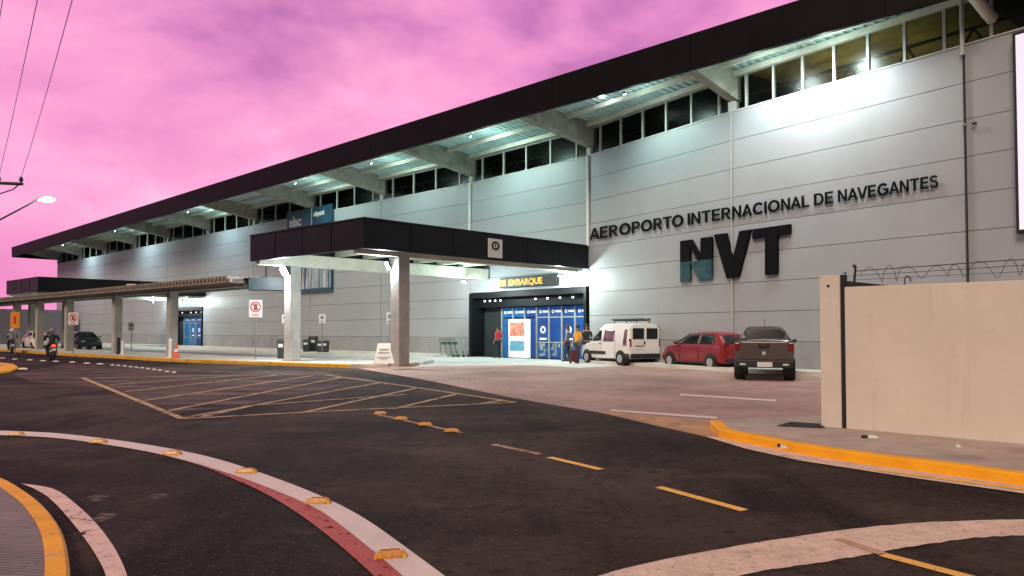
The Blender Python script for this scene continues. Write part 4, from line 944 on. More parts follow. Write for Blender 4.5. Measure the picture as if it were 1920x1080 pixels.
# white and black bollards
for x, y, mt, h, lb_ in ((319, 671, 'white', .95, 'white bollard right beside the orange traffic cone'), (230, 664, 'white', .75, 'short white bollard right of the second shelter column'), (222, 664, 'black', .95, 'slim black bollard touching the second shelter column')):
    p = gp(x, y, .15); m = MB(); m.tube((0, 0, 0), (0, 0, h-.06), .085, n=12); m.ball((0, 0, h-.07), .09); m.tube((0, 0, 0), (0, 0, .06), .13, n=12)
    o = m.build('bollard', M[mt]); o.location = p; tag(o, lb_, 'bollard')
# luggage trolleys
tr = empty('luggage_trolley', T(3, wallpix(3, 861, 655, .9)[0], .9, .01))
def trolley(root):
    m = MB(); 
    for s_ in (-.26, .26):
        m.path([(s_, -.45, .12), (s_, .35, .12), (s_, .45, 1.0)], .028); m.path([(s_, -.45, .12), (s_, -.4, .35)], .028)
    m.path([(-.26, .45, 1.0), (.26, .45, 1.0)], .022)
    for y_ in (-.3, -.05, .2): m.path([(-.26, y_, .13), (.26, y_, .13)], .012)
    m.build('trolley_frame', M['green_metal'], root)
    m = MB(); m.box((0, .36, .78), (.5, .18, .16)); m.build('basket', M['green_metal'], root)
    for s_ in (-.24, .24):
        m = MB(); m.disc((s_*1.0, 0, .07), .07, -.47+.0, -.43, n=10); m.build('wheel', M['rubber'], root)
    m = MB(); m.disc((0, 0, .07), .07, .33, .37, n=10); m.build('wheel', M['rubber'], root)
trolley(tr); tr.rotation_euler[2] = 1.1; tag(tr, 'green metal luggage trolley, right one of those parked left of the entrance', 'trolley', 'luggage trolleys left of the entrance')
for dx, lb_ in ((-.30, 'middle green metal luggage trolley parked left of the entrance'), (-.60, 'leftmost green metal luggage trolley parked left of the entrance')):
    o = copy_tree(tr); o.location = tr.location+Vector((dx, -dx*.35, 0)); tag(o, lb_, 'trolley', 'luggage trolleys left of the entrance')
# small wall cameras
for (k, x, y, lb_) in ((3, 766, 579, 'small dark security camera on the wall right of the canopy column'), (-1, 1826, 231, 'small dark camera right of the wall joint high on the facade'), (0, 1807, 234, 'small grey camera left of the wall joint high on the facade')):
    s, z = wallpix(k, x, y, .15); m = MB(); p = T(k, s, .12, z); nn = frame(k)[2]; m.tube(T(k, s, 0, z), p, .015); m.tube(p-frame(k)[1]*.05, p+frame(k)[1]*.06, .035); 
    tag(m.build('security_camera', M['black'] if k != 0 else M['galv'], origin=p), lb_, 'camera')
p = Q1(2.2, 9.6, 4.15); m = MB(); m.tube((p.x, p.y, 4.5), p, .02); m.ball(p, .09)
tag(m.build('dome_camera', M['black'], origin=p), 'small dark dome camera hanging under the near canopy', 'camera')
# ------------------------------------------------------------------ white perimeter wall
bw = empty('perimeter_wall', wl0+Vector((0, 0, 0))); tag(bw, 'pale plastered perimeter wall with a taller end pier at the right', 'wall')
zp = dp(1540, 517, wl0.y).z; zw = dp(1588, 538, (wl0+wd*.35).y).z
def w_at(px, py=800):
    d = ray(px, py); o = Vector((0, 0, HC)); t = (wl0-o).dot(wn)/d.dot(wn); return ((o+d*t)-wl0).dot(wd)
sp1 = w_at(1578); sp2 = w_at(1586)
def wbox(m, s0, s1, t0, t1, z0, z1): m.hexa([wl0+wd*s0+wn*t0+Z3*z0, wl0+wd*s1+wn*t0+Z3*z0, wl0+wd*s1-wn*t1+Z3*z0, wl0+wd*s0-wn*t1+Z3*z0], [wl0+wd*s0+wn*t0+Z3*z1, wl0+wd*s1+wn*t0+Z3*z1, wl0+wd*s1-wn*t1+Z3*z1, wl0+wd*s0-wn*t1+Z3*z1])
m = MB(); wbox(m, 0, sp1, 0, .28, .0, zp); world_child(m, 'end_pier', M['plaster'], bw, bevel=.008)
m = MB(); wbox(m, sp2, 9.5, -.02, .2, .0, zw); world_child(m, 'wall_panel', M['plaster'], bw, bevel=.008)
m = MB(); wbox(m, sp1, sp2, -.03, .15, .1, zp); world_child(m, 'joint_profile', M['black'], bw)
m = MB(); hp = wl0+wd*w_at(1553, 537)+Z3*dp(1553, 537, wl0.y).z; m.tube(hp+wn*.003, hp-wn*.03, .022, n=10); world_child(m, 'drain_hole', M['black'], bw)
# razor wire
rz = empty('razor_wire', wl0+wd*sp2+Z3*zw); tag(rz, 'coiled razor wire strung on a dark bracket above the perimeter wall', 'razor wire')
zz = lambda s: zw
def wp_(s, z, t=-.1): return wl0+wd*s+wn*t+Z3*z
zwire = dp(1640, 505, (wl0+wd*w_at(1640)).y).z
m = MB(); m.path([wp_(sp2+.12, zwire-.005), wp_(2.2, zwire+.03), wp_(4, zwire+.02), wp_(7, zwire+.04)], .006); world_child(m, 'wire', M['wire'], rz)
m = MB(); m.path([wp_(sp2+.12, zwire-.13), wp_(2.2, zwire-.12), wp_(7, zwire-.1)], .003); world_child(m, 'wire', M['wire'], rz)
m = MB(); pts = []; R = .11; pitch_ = .27
for i in range(int((6.6-sp2)/pitch_*18)):
    t = i/18*2*math.pi; s = sp2+.22+pitch_*i/18
    pts.append(wl0+wd*(s+.05*math.sin(t*.37))+wn*(-.1+R*math.cos(t))+Z3*(zwire-.065+R*1.0*math.sin(t)*(.85+.2*math.sin(t*.21))))
for a, b in zip(pts, pts[1:]): m.tube(a, b, .0035, n=4, cap=False)
world_child(m, 'coil', M['wire'], rz)
m = MB(); m.tube(wp_(sp2+.10, zw-.02), wp_(sp2+.13, zw+.30), .016); m.tube(wp_(sp2+.13, zw+.28), wp_(sp2+.10, zw+.31), .022)
b0, b1, b2 = wp_(sp1+.01, zw+.10), wp_(sp1+.01, zw+.002), wp_(sp1+.62, zw+.002)
m.add([b0+wn*.02, b1+wn*.02, b2+wn*.02, b0-wn*.02, b1-wn*.02, b2-wn*.02], [(0, 1, 2), (5, 4, 3), (0, 3, 4, 1), (1, 4, 5, 2), (2, 5, 3, 0)])
m.path([wp_(sp1+.02, zw+.13), wp_(sp1+.06, zw+.20), wp_(sp1+.02, zw+.22)], .008)
world_child(m, 'bracket', M['black'], rz)
hk = [wp_(w_at(1697)+.07*(1-math.cos(t))*.5, zw+.07+.05*math.sin(t)) for t in [math.pi*i/6 for i in range(7)]]
m = MB(); m.path([wp_(w_at(1697), zw), hk[0]]+hk+[hk[-1]-Z3*.03], .008); world_child(m, 'hook', M['black'], rz)
# ------------------------------------------------------------------ utility pole and wires, street lamp
Yp = 24.0
c_r = dp(42, 345, Yp); c_l = Vector((c_r.x-2.1, Yp+.2, c_r.z+.12))
up_ = empty('utility_pole', (c_r.x-1.2, Yp, 0)); tag(up_, 'dark power pole crossarm with insulators poking in at the left edge', 'utility pole')
m = MB(); m.tube((c_r.x-1.2, Yp+.15, 0), (c_r.x-1.2, Yp+.15, c_r.z+.9), .16, .11, n=12); world_child(m, 'pole', M['conc_col'], up_)
m = MB(); m.tube(c_l, c_r, .065, n=4); world_child(m, 'crossarm', M['black'], up_)
ins = []
for f in (.05, .86, 1.75):
    q = c_r.lerp(c_l, f/2.1); m = MB(); m.tube(q, q+Z3*.12, .03, n=8); m.tube(q+Z3*.10, q+Z3*.17, .075, .05, n=10); m.tube(q+Z3*.17, q+Z3*.24, .06, .035, n=10); world_child(m, 'insulator', M['black'], up_); ins.append(q+Z3*.24)
m = MB(); m.path([c_r-Vector((.1, 0, 0)), c_r-Vector((.3, 0, .18)), c_r-Vector((.75, 0, .33))], .02); world_child(m, 'brace', M['black'], up_)
for i, (px, py, lb_) in enumerate(((130, 0, 'thin power line rising from the end of the crossarm'), (66, 0, 'thin power line left of the other, rising to the top edge'), (8, -20, 'thin power line barely showing at the top left corner'))):
    a = ins[i]; 
    far_ = dp(px, py, 11.5); d = far_-a; end = a+d*1.5
    pts = [a.lerp(end, j/16)+Z3*(-.35*4*(j/16)*(1-j/16)*(.0 if i == 2 else .6)) for j in range(17)]
    m = MB(); m.path(pts, .007, n=5); tag(m.build('power_line', M['wire'], origin=a), lb_, 'power line', 'power lines over the street')
Yl = 19.0; hd = dp(86, 370, Yl); a1 = dp(72, 374, Yl); a0 = dp(0, 412, Yl)
sl_ = empty('street_lamp', (a0.x-1.2, Yl, 0)); tag(sl_, 'street lamp on a slanting arm glowing white at the left edge', 'street lamp')
px0 = a0.x-1.2; z0 = a0.z-(a1.z-a0.z)/(a1.x-a0.x)*1.2
m = MB(); m.tube((px0, Yl, 0), (px0, Yl, z0+.05), .09, .06, n=12); world_child(m, 'pole', M['galv'], sl_)
m = MB(); m.tube((px0, Yl, z0), a1, .028, .022, n=8); world_child(m, 'arm', M['black'], sl_)
m = MB(); dr = (a1-Vector((px0, Yl, z0))).normalized(); m.tube(a1, a1+dr*.12, .05, n=8); m.hexa([a1+Vector((.08, -.09, 0)), a1+Vector((.42, -.06, .02)), a1+Vector((.42, .06, .02)), a1+Vector((.08, .09, 0))], [a1+Vector((.06, -.07, .07)), a1+Vector((.38, -.04, .08)), a1+Vector((.38, .04, .08)), a1+Vector((.06, .07, .07))]); world_child(m, 'lamp_head', M['galv'], sl_)
m = MB(); m.ball(a1+Vector((.26, -.02, -.005)), .075, sc=(2.6, 1.2, 1.0)); world_child(m, 'bulb', M['lens_warm'], sl_)
ld = bpy.data.lights.new('street_bulb', 'POINT'); lo = bpy.data.objects.new('street_bulb', ld); col.objects.link(lo); ld.energy = 260; ld.color = (1, .80, .72); ld.shadow_soft_size = .15; lo.parent = sl_; lo.location = a1+Vector((.26, -.02, -.2))-Vector(sl_.location)
# ================================================================== vehicles
def lerp(a, b, t): return a+(b-a)*t
class Body:
    # station: (x, z_bottom, z_belt, z_top, half_low, half_belt, half_top)
    def __init__(s, st): s.st = sorted(st)
    def at(s, x):
        st = s.st; x = max(st[0][0], min(st[-1][0], x))
        for a, b in zip(st, st[1:]):
            if x <= b[0]:
                t = (x-a[0])/(b[0]-a[0]); return [lerp(p, q, t) for p, q in zip(a, b)]
        return list(st[-1])
    def y(s, x, z):
        _, zb, zl, zt, w0, w1, w2 = s.at(x); zm = zb+(zl-zb)*.55
        if z <= zm: return lerp(w0*.985, max(w0, w1)*1.0, (z-zb)/max(zm-zb, .01))
        if z <= zl: return lerp(max(w0, w1), w1, (z-zm)/max(zl-zm, .01))
        return lerp(w1, w2, min((z-zl)/max(zt-.04-zl, .01), 1))
    def shell(s, name, mat_, root, sub=6):
        xs = []
        for a, b in zip(s.st, s.st[1:]):
            n = max(1, int((b[0]-a[0])/.12)); xs += [lerp(a[0], b[0], i/n) for i in range(n)]
        xs.append(s.st[-1][0]); m = MB(); R = None; vs = []
        for x in xs:
            _, zb, zl, zt, w0, w1, w2 = s.at(x); zm = zb+(zl-zb)*.55; wm = max(w0, w1); ring = []
            half = [(0, zb), (w0*.80, zb), (w0*.96, zb+.05), (wm, zm), (w1*1.005, lerp(zm, zl, .8)), (w1, zl), (lerp(w1, w2, .5), lerp(zl, zt, .5)), (w2, zt-.05*min(1, (zt-zl)/.2)), (w2*.86, zt-.008), (w2*.45, zt+.012), (0, zt+.018)]
            ring = half+[(-y, z) for y, z in half[-2:0:-1]]; R = len(ring); vs += [(x, y, z) for y, z in ring]
        n = len(xs); fs = [(i*R+j, i*R+(j+1) % R, (i+1)*R+(j+1) % R, (i+1)*R+j) for i in range(n-1) for j in range(R)]
        fs += [tuple(range(R-1, -1, -1)), tuple((n-1)*R+j for j in range(R))]
        m.add(vs, fs, True); o = m.build(name, mat_, root); o.data.polygons[-1].use_smooth = False; o.data.polygons[-2].use_smooth = False
        try: o.data.set_sharp_from_angle(angle=math.radians(32))
        except Exception: pass
        return o
    def side_glass(s, name, mat_, root, poly, sides=(1, -1), off=.012):
        res = []; xs0, xs1 = min(p[0] for p in poly), max(p[0] for p in poly); nx, nz = 14, 5
        def span(x):
            zs = []
            for a, b in zip(poly, poly[1:]+poly[:1]):
                if (a[0]-x)*(b[0]-x) <= 0 and a[0] != b[0]: zs.append(lerp(a[1], b[1], (x-a[0])/(b[0]-a[0])))
            return (min(zs), max(zs)) if zs else (0, 0)
        for sg_ in sides:
            m = MB(); V = []
            for o_ in (off, -.02):
                for i in range(nx+1):
                    x = lerp(xs0+1e-4, xs1-1e-4, i/nx); z0, z1 = span(x)
                    for k in range(nz+1): z = lerp(z0, z1, k/nz); V.append((x, sg_*(s.y(x, z)+o_), z))
            W_ = nz+1; H_ = (nx+1)*W_; F = [(i*W_+k, (i+1)*W_+k, (i+1)*W_+k+1, i*W_+k+1) for i in range(nx) for k in range(nz)]
            m.add(V, F, True); E_ = [i*W_ for i in range(nx+1)]+[nx*W_+k for k in range(1, W_)]+[i*W_+nz for i in range(nx-1, -1, -1)]+[k for k in range(nz-1, 0, -1)]
            m.f += [[a, b, b+H_, a+H_] for a, b in zip(E_, E_[1:]+E_[:1])]; m.sm += [False]*len(E_); m.mi += [0]*len(E_)
            res.append(m.build(name, mat_, root))
        return res
    def xs_at(s, z, front):
        st = s.st if not front else s.st[::-1]
        for a, b in zip(st, st[1:]):
            if (a[3]-z)*(b[3]-z) <= 0 and a[3] != b[3]: return lerp(a[0], b[0], (z-a[3])/(b[3]-a[3]))
        return st[0][0]
    def screen(s, name, mat_, root, z0, z1, front, w0, w1, off=.012, x0=None, x1=None):
        sg_ = 1 if front else -1
        x0 = s.xs_at(z0, front) if x0 is None else x0; x1 = s.xs_at(z1, front) if x1 is None else x1
        o = .02; m = MB(); a = [(x0+sg_*off, -w0, z0+o), (x0+sg_*off, w0, z0+o), (x1+sg_*off, w1, z1+o), (x1+sg_*off, -w1, z1+o)]
        b = [(p[0]-sg_*.03, p[1], p[2]-.01) for p in a]; m.hexa(a, b); return m.build(name, mat_, root)
def wheel(root, x, y, r, w=.19, rim='chrome', arch=True, side=1):
    if arch:
        m = MB(); m.tube((x, y-.24*side, r+.01), (x, y+.035*side, r+.01), r+.05, n=24); m.build('wheel_arch', M['black'], root)
    e = MB(); e.torus((0, 0, 0), r-.055, .058, sq=1.65); e.tube((0, -.07, 0), (0, .07, 0), r-.06, n=20)
    wo = e.build('wheel', M['rubber'], root); wo.location = (x, y-.015*side, r)
    m = MB(); yy = .085*side; m.tube((0, yy-.012*side, 0), (0, yy, 0), r*.58, n=20); 
    for i in range(6):
        a = 2*math.pi*i/6; m.box((0, 0, 0), (r*.1, .012, r*.48), Matrix.Translation((r*.32*math.cos(a), yy+.008*side, r*.36*math.sin(a))) @ Matrix.Rotation(-a+math.pi/2, 4, 'Y'))
    m.ball((0, yy, 0), r*.14, sc=(1, .5, 1)); m.build('rim', M[rim], wo)
def mirror(root, x, y, z, side, mt):
    m = MB(); m.hexa([(x-.05, y, z), (x+.05, y, z), (x+.06, y+side*.17, z+.01), (x-.04, y+side*.17, z+.01)], [(x-.05, y, z+.09), (x+.02, y, z+.09), (x+.03, y+side*.17, z+.12), (x-.04, y+side*.17, z+.12)]); m.build('mirror', mt, root, bevel=.012)
def bx(root, name, c, d, mt, bevel=.008):
    m = MB(); m.box(c, d); return m.build(name, M[mt] if isinstance(mt, str) else mt, root, bevel=bevel)
def hatch(root, paint, glass='car_glass', rim='chrome'):
    B_ = Body([(-1.95, .40, .74, .76, .66, .64, .56), (-1.91, .28, .86, .90, .76, .72, .62), (-1.84, .25, .92, 1.02, .80, .77, .66), (-1.66, .24, .94, 1.26, .82, .79, .58), (-1.46, .23, .95, 1.37, .83, .80, .55), (-1.1, .22, .95, 1.43, .83, .81, .555),
               (-.4, .21, .945, 1.45, .83, .81, .56), (.10, .21, .93, 1.42, .83, .81, .55), (.42, .21, .92, 1.33, .83, .81, .57), (1.08, .21, .90, .955, .83, .79, .68), (1.45, .22, .85, .90, .82, .76, .62), (1.78, .24, .74, .78, .78, .70, .54), (1.90, .27, .60, .64, .72, .64, .48), (1.95, .36, .52, .54, .62, .58, .42)])
    B_.shell('body', paint, root)
    for poly in ([(-1.34, .98), (-.52, .97), (-.52, 1.37), (-1.14, 1.35), (-1.40, 1.14)], [(-.45, .97), (.92, .95), (.40, 1.26), (.10, 1.345), (-.45, 1.372)]): B_.side_glass('side_window', M[glass], root, poly)
    B_.screen('rear_window', M[glass], root, 1.02, 1.30, False, .64, .52, off=.03); B_.screen('windscreen', M[glass], root, .97, 1.36, True, .68, .52)
    for s in (-1, 1):
        for x in (-.49, .62): bx(root, 'door_seam', (x, s*(B_.y(x, .6)+.001), .62), (.012, .012, .58), 'black', 0)
        bx(root, 'door_handle', (-.62, s*(B_.y(-.6, .86)+.012), .86), (.17, .025, .03), paint); bx(root, 'door_handle', (.28, s*(B_.y(.3, .84)+.012), .84), (.17, .025, .03), paint)
        bx(root, 'taillight', (-1.87, s*.65, .93), (.10, .20, .24), 'tail_red', .02); bx(root, 'headlight', (1.80, s*.56, .66), (.18, .26, .13), 'lamp_clear', .03)
        for x in (-1.22, 1.24): wheel(root, x, s*.80, .29, side=s, rim=rim)
        mirror(root, .78, s*.80, .96, s, paint)
        bx(root, 'sill_trim', (.0, s*(B_.y(0, .27)+.0), .25), (1.9, .03, .07), 'black')
    bx(root, 'number_plate', (-1.952, 0, .72), (.02, .42, .13), 'plate', .003); bx(root, 'rear_bumper', (-1.93, 0, .36), (.10, 1.42, .16), 'black', .03); bx(root, 'front_bumper', (1.93, 0, .34), (.10, 1.1, .14), 'black', .03)
    return B_
def place(root, x, y, az, ctr=True):
    p = gp(x, y); root.location = (p.x, p.y, 0); root.rotation_euler[2] = math.pi/2-math.radians(az)
def dirs(az): a = math.radians(az); return Vector((math.sin(a), math.cos(a), 0)), Vector((math.cos(a), -math.sin(a), 0))
# place by the near rear wheel: local (xw, yw) sits on pixel
def place_by(root, px, py, az, lx, ly):
    f, r = dirs(az); p = gp(px, py, .006); root.location = p-f*lx+r*ly; root.rotation_euler[2] = math.pi/2-math.radians(az)
red = empty('parked_car'); hatch(red, M['red_paint']); tag(red, 'red hatchback parked between the white van and the brown pickup', 'car', 'vehicles parked in front of the terminal')
place_by(red, 1333, 694, -25, -1.22, .80)
# ---- white van
van = empty('parked_van'); tag(van, 'white panel van with a roof rack parked nearest the entrance', 'van', 'vehicles parked in front of the terminal')
B_ = Body([(-1.98, .46, .98, 1.60, .76, .78, .66), (-1.95, .36, 1.0, 1.74, .80, .80, .66), (-1.85, .30, 1.0, 1.80, .82, .815, .66), (-.6, .26, .99, 1.84, .83, .82, .66), (.1, .24, .98, 1.80, .83, .82, .65), (.42, .24, .97, 1.68, .83, .81, .62), (1.0, .24, .95, 1.14, .83, .80, .66), (1.12, .24, .93, 1.05, .83, .79, .64), (1.55, .25, .86, .95, .81, .75, .6), (1.82, .28, .72, .80, .76, .68, .52), (1.97, .36, .55, .60, .66, .58, .44)])
B_.shell('body', M['white_car'], van)
for poly, g in (([(.16, 1.06), (.98, 1.02), (.50, 1.50), (.20, 1.55)], 'car_glass'), ([(-.82, 1.02), (-.02, 1.02), (-.02, 1.56), (-.76, 1.56)], 'car_glass_red'), ([(-1.78, .86), (-1.52, .86), (-1.50, 1.54), (-1.70, 1.54)], 'car_glass_red')): B_.side_glass('side_window', M[g], van, poly)
B_.screen('windscreen', M['car_glass'], van, 1.14, 1.64, True, .64, .56)
for s in (-1, 1):
    bx(van, 'rear_window', (-1.99, s*.36, 1.37), (.02, .58, .46), 'car_glass', .02)
    bx(van, 'rear_door', (-1.972, s*.38, 1.02), (.03, .74, 1.16), 'white_car', .012)
    bx(van, 'taillight', (-1.95, s*.76, .98), (.10, .07, .34), 'tail_red', .015); bx(van, 'headlight', (1.80, s*.56, .76), (.2, .24, .16), 'lamp_clear', .03)
    bx(van, 'rub_strip', (.42, s*(B_.y(.4, .52)+.008), .52), (1.25, .03, .14), 'black', .01)
    bx(van, 'lower_cladding', (-1.62, s*(B_.y(-1.6, .4)+.004), .42), (.62, .03, .20), 'black', .02)
    for x in (.10, -.92): bx(van, 'door_seam', (x, s*(B_.y(x, .8)+.001), .95), (.012, .012, 1.1), 'black', 0)
    bx(van, 'door_handle', (.22, s*(B_.y(.2, .92)+.012), .92), (.16, .03, .035), 'black')
    for x in (-1.33, 1.27): wheel(van, x, s*.80, .30, side=s, rim='chrome')
    mirror(van, .95, s*.80, 1.05, s, M['black'])
bx(van, 'door_handle', (-2.0, .04, .98), (.03, .06, .16), 'black'); bx(van, 'number_plate', (-1.995, .30, .76), (.02, .40, .12), 'plate', .003); bx(van, 'rear_bumper', (-1.98, 0, .42), (.12, 1.5, .20), 'black', .03); bx(van, 'plate_shroud', (-1.990, .30, .84), (.015, .44, .05), 'black', .003)
for x in (-1.5, -.6): m = MB(); m.path([(x, -.62, 1.80), (x, -.60, 1.93), (x, .60, 1.93), (x, .62, 1.80)], .02); m.build('roof_rack', M['black'], van)
place_by(van, 1164, 685.5, -27, -1.33, .80)
f, r = dirs(-27); ld_ = empty('ladder', Vector(van.location)+Vector((0, 0, 1.96))); ld_.rotation_euler[2] = van.rotation_euler[2]; tag(ld_, 'dark ladder lying across the rack of the white van', 'ladder')
for y in (-.18, .18): m = MB(); m.box((-.95, y, .02), (2.3, .035, .07)); m.build('rail', M['black'], ld_)
for i in range(8): m = MB(); m.tube((-1.95+i*.28, -.18, .02), (-1.95+i*.28, .18, .02), .014, n=6); m.build('rung', M['galv'], ld_)
# ---- brown pickup
pk = empty('parked_pickup'); tag(pk, 'brown pickup with black bumper seen from behind, nearest the white wall', 'pickup', 'vehicles parked in front of the terminal')
B_ = Body([(-2.16, .56, 1.13, 1.19, .80, .80, .73), (-2.12, .50, 1.16, 1.22, .84, .83, .75), (-1.0, .40, 1.16, 1.22, .85, .84, .76), (-.56, .36, 1.15, 1.22, .85, .84, .75), (-.44, .34, 1.14, 1.50, .84, .84, .60), (-.22, .33, 1.12, 1.62, .84, .84, .57), (.35, .33, 1.06, 1.62, .84, .83, .57), (.7, .33, 1.02, 1.50, .84, .83, .62), (1.22, .33, 1.0, 1.07, .84, .80, .68), (1.7, .34, .94, .98, .82, .76, .62), (2.0, .38, .82, .86, .76, .68, .52), (2.15, .46, .66, .70, .66, .6, .44)])
B_.shell('body', M['brown_paint'], pk)
for s in (-1, 1):
    B_.side_glass('side_window', M['car_glass'], pk, [(-.34, 1.17), (1.0, 1.09), (.62, 1.42), (.30, 1.52), (-.26, 1.52)], sides=(s,))
    bx(pk, 'taillight', (-2.13, s*.75, 1.02), (.12, .16, .24), 'tail_red', .03); bx(pk, 'headlight', (2.0, s*.58, .82), (.2, .26, .14), 'lamp_clear', .03)
    for x in (-1.33, 1.35): wheel(pk, x, s*.80, .34, w=.22, side=s, rim='galv')
    mirror(pk, .85, s*.82, 1.10, s, M['black'])
    bx(pk, 'reflector', (-2.235, s*.60, .50), (.02, .16, .05), 'lamp_clear', .003)
bx(pk, 'tailgate', (-2.165, 0, .90), (.03, 1.30, .52), 'brown_paint', .015); bx(pk, 'tailgate_badge', (-2.19, 0, 1.06), (.03, .30, .15), 'black', .03); bx(pk, 'tailgate_handle', (-2.19, 0, .82), (.03, .10, .10), 'chrome', .01)
bx(pk, 'rear_bumper', (-2.17, 0, .51), (.14, 1.60, .22), 'black', .03); bx(pk, 'number_plate', (-2.25, -.02, .50), (.02, .42, .14), 'plate', .003)
bx(pk, 'bed_cover', (-1.32, 0, 1.245), (1.55, 1.42, .02), 'black', .01)
B_.screen('rear_window', M['car_glass'], pk, 1.24, 1.52, False, .60, .50, x0=-.555, x1=-.485, off=.02)
bx(pk, 'cab_rear_panel', (-.47, 0, 1.33), (.10, 1.22, .30), 'black', .04)
B_.screen('windscreen', M['car_glass'], pk, 1.09, 1.50, True, .66, .54)
m = MB(); m.tube((.1, 0, 1.6), (-.02, 0, 1.86), .008, n=6); m.build('antenna', M['black'], pk)
p = gp(1438, 712); f, r = dirs(17); pk.location = Vector((p.x, p.y, .006))+f*1.33; pk.rotation_euler[2] = math.pi/2-math.radians(20)
# ---- distant cars
dk = empty('parked_car'); hatch(dk, M['black_paint']); tag(dk, 'black car parked behind the dark shelter columns', 'car')
place(dk, 158, 655, 134)
wc = empty('parked_car'); hatch(wc, M['white_car']); tag(wc, 'white car half hidden behind the motorcyclist and the shelter columns', 'car')
place(wc, 74, 656, 134)
# ================================================================== people
def skin_mesh(name, joints, edges, root, mt, parent=None, sub=1):
    names = list(joints); idx = {n: i for i, n in enumerate(names)}
    me = bpy.data.meshes.new('tmp'); me.from_pydata([joints[n][0] for n in names], [(idx[a], idx[b]) for a, b in edges], [])
    o = bpy.data.objects.new('tmp', me); col.objects.link(o); md = o.modifiers.new('Skin', 'SKIN'); md.use_smooth_shade = True; md.branch_smoothing = .6
    if not me.skin_vertices: raise RuntimeError('no skin layer')
    for i, n in enumerate(names):
        r = joints[n][1]; r = r if isinstance(r, tuple) else (r, r); me.skin_vertices[0].data[i].radius = r; me.skin_vertices[0].data[i].use_root = (n == root)
    s = o.modifiers.new('Sub', 'SUBSURF'); s.levels = sub; s.render_levels = sub
    dg = bpy.context.evaluated_depsgraph_get(); dg.update(); ev = o.evaluated_get(dg); m2 = bpy.data.meshes.new_from_object(ev); m2.name = name
    bpy.data.objects.remove(o); m2.materials.clear(); m2.materials.append(mt)
    q = bpy.data.objects.new(name, m2); col.objects.link(q)
    for p_ in q.data.polygons: p_.use_smooth = True
    if parent: q.parent = parent
    return q
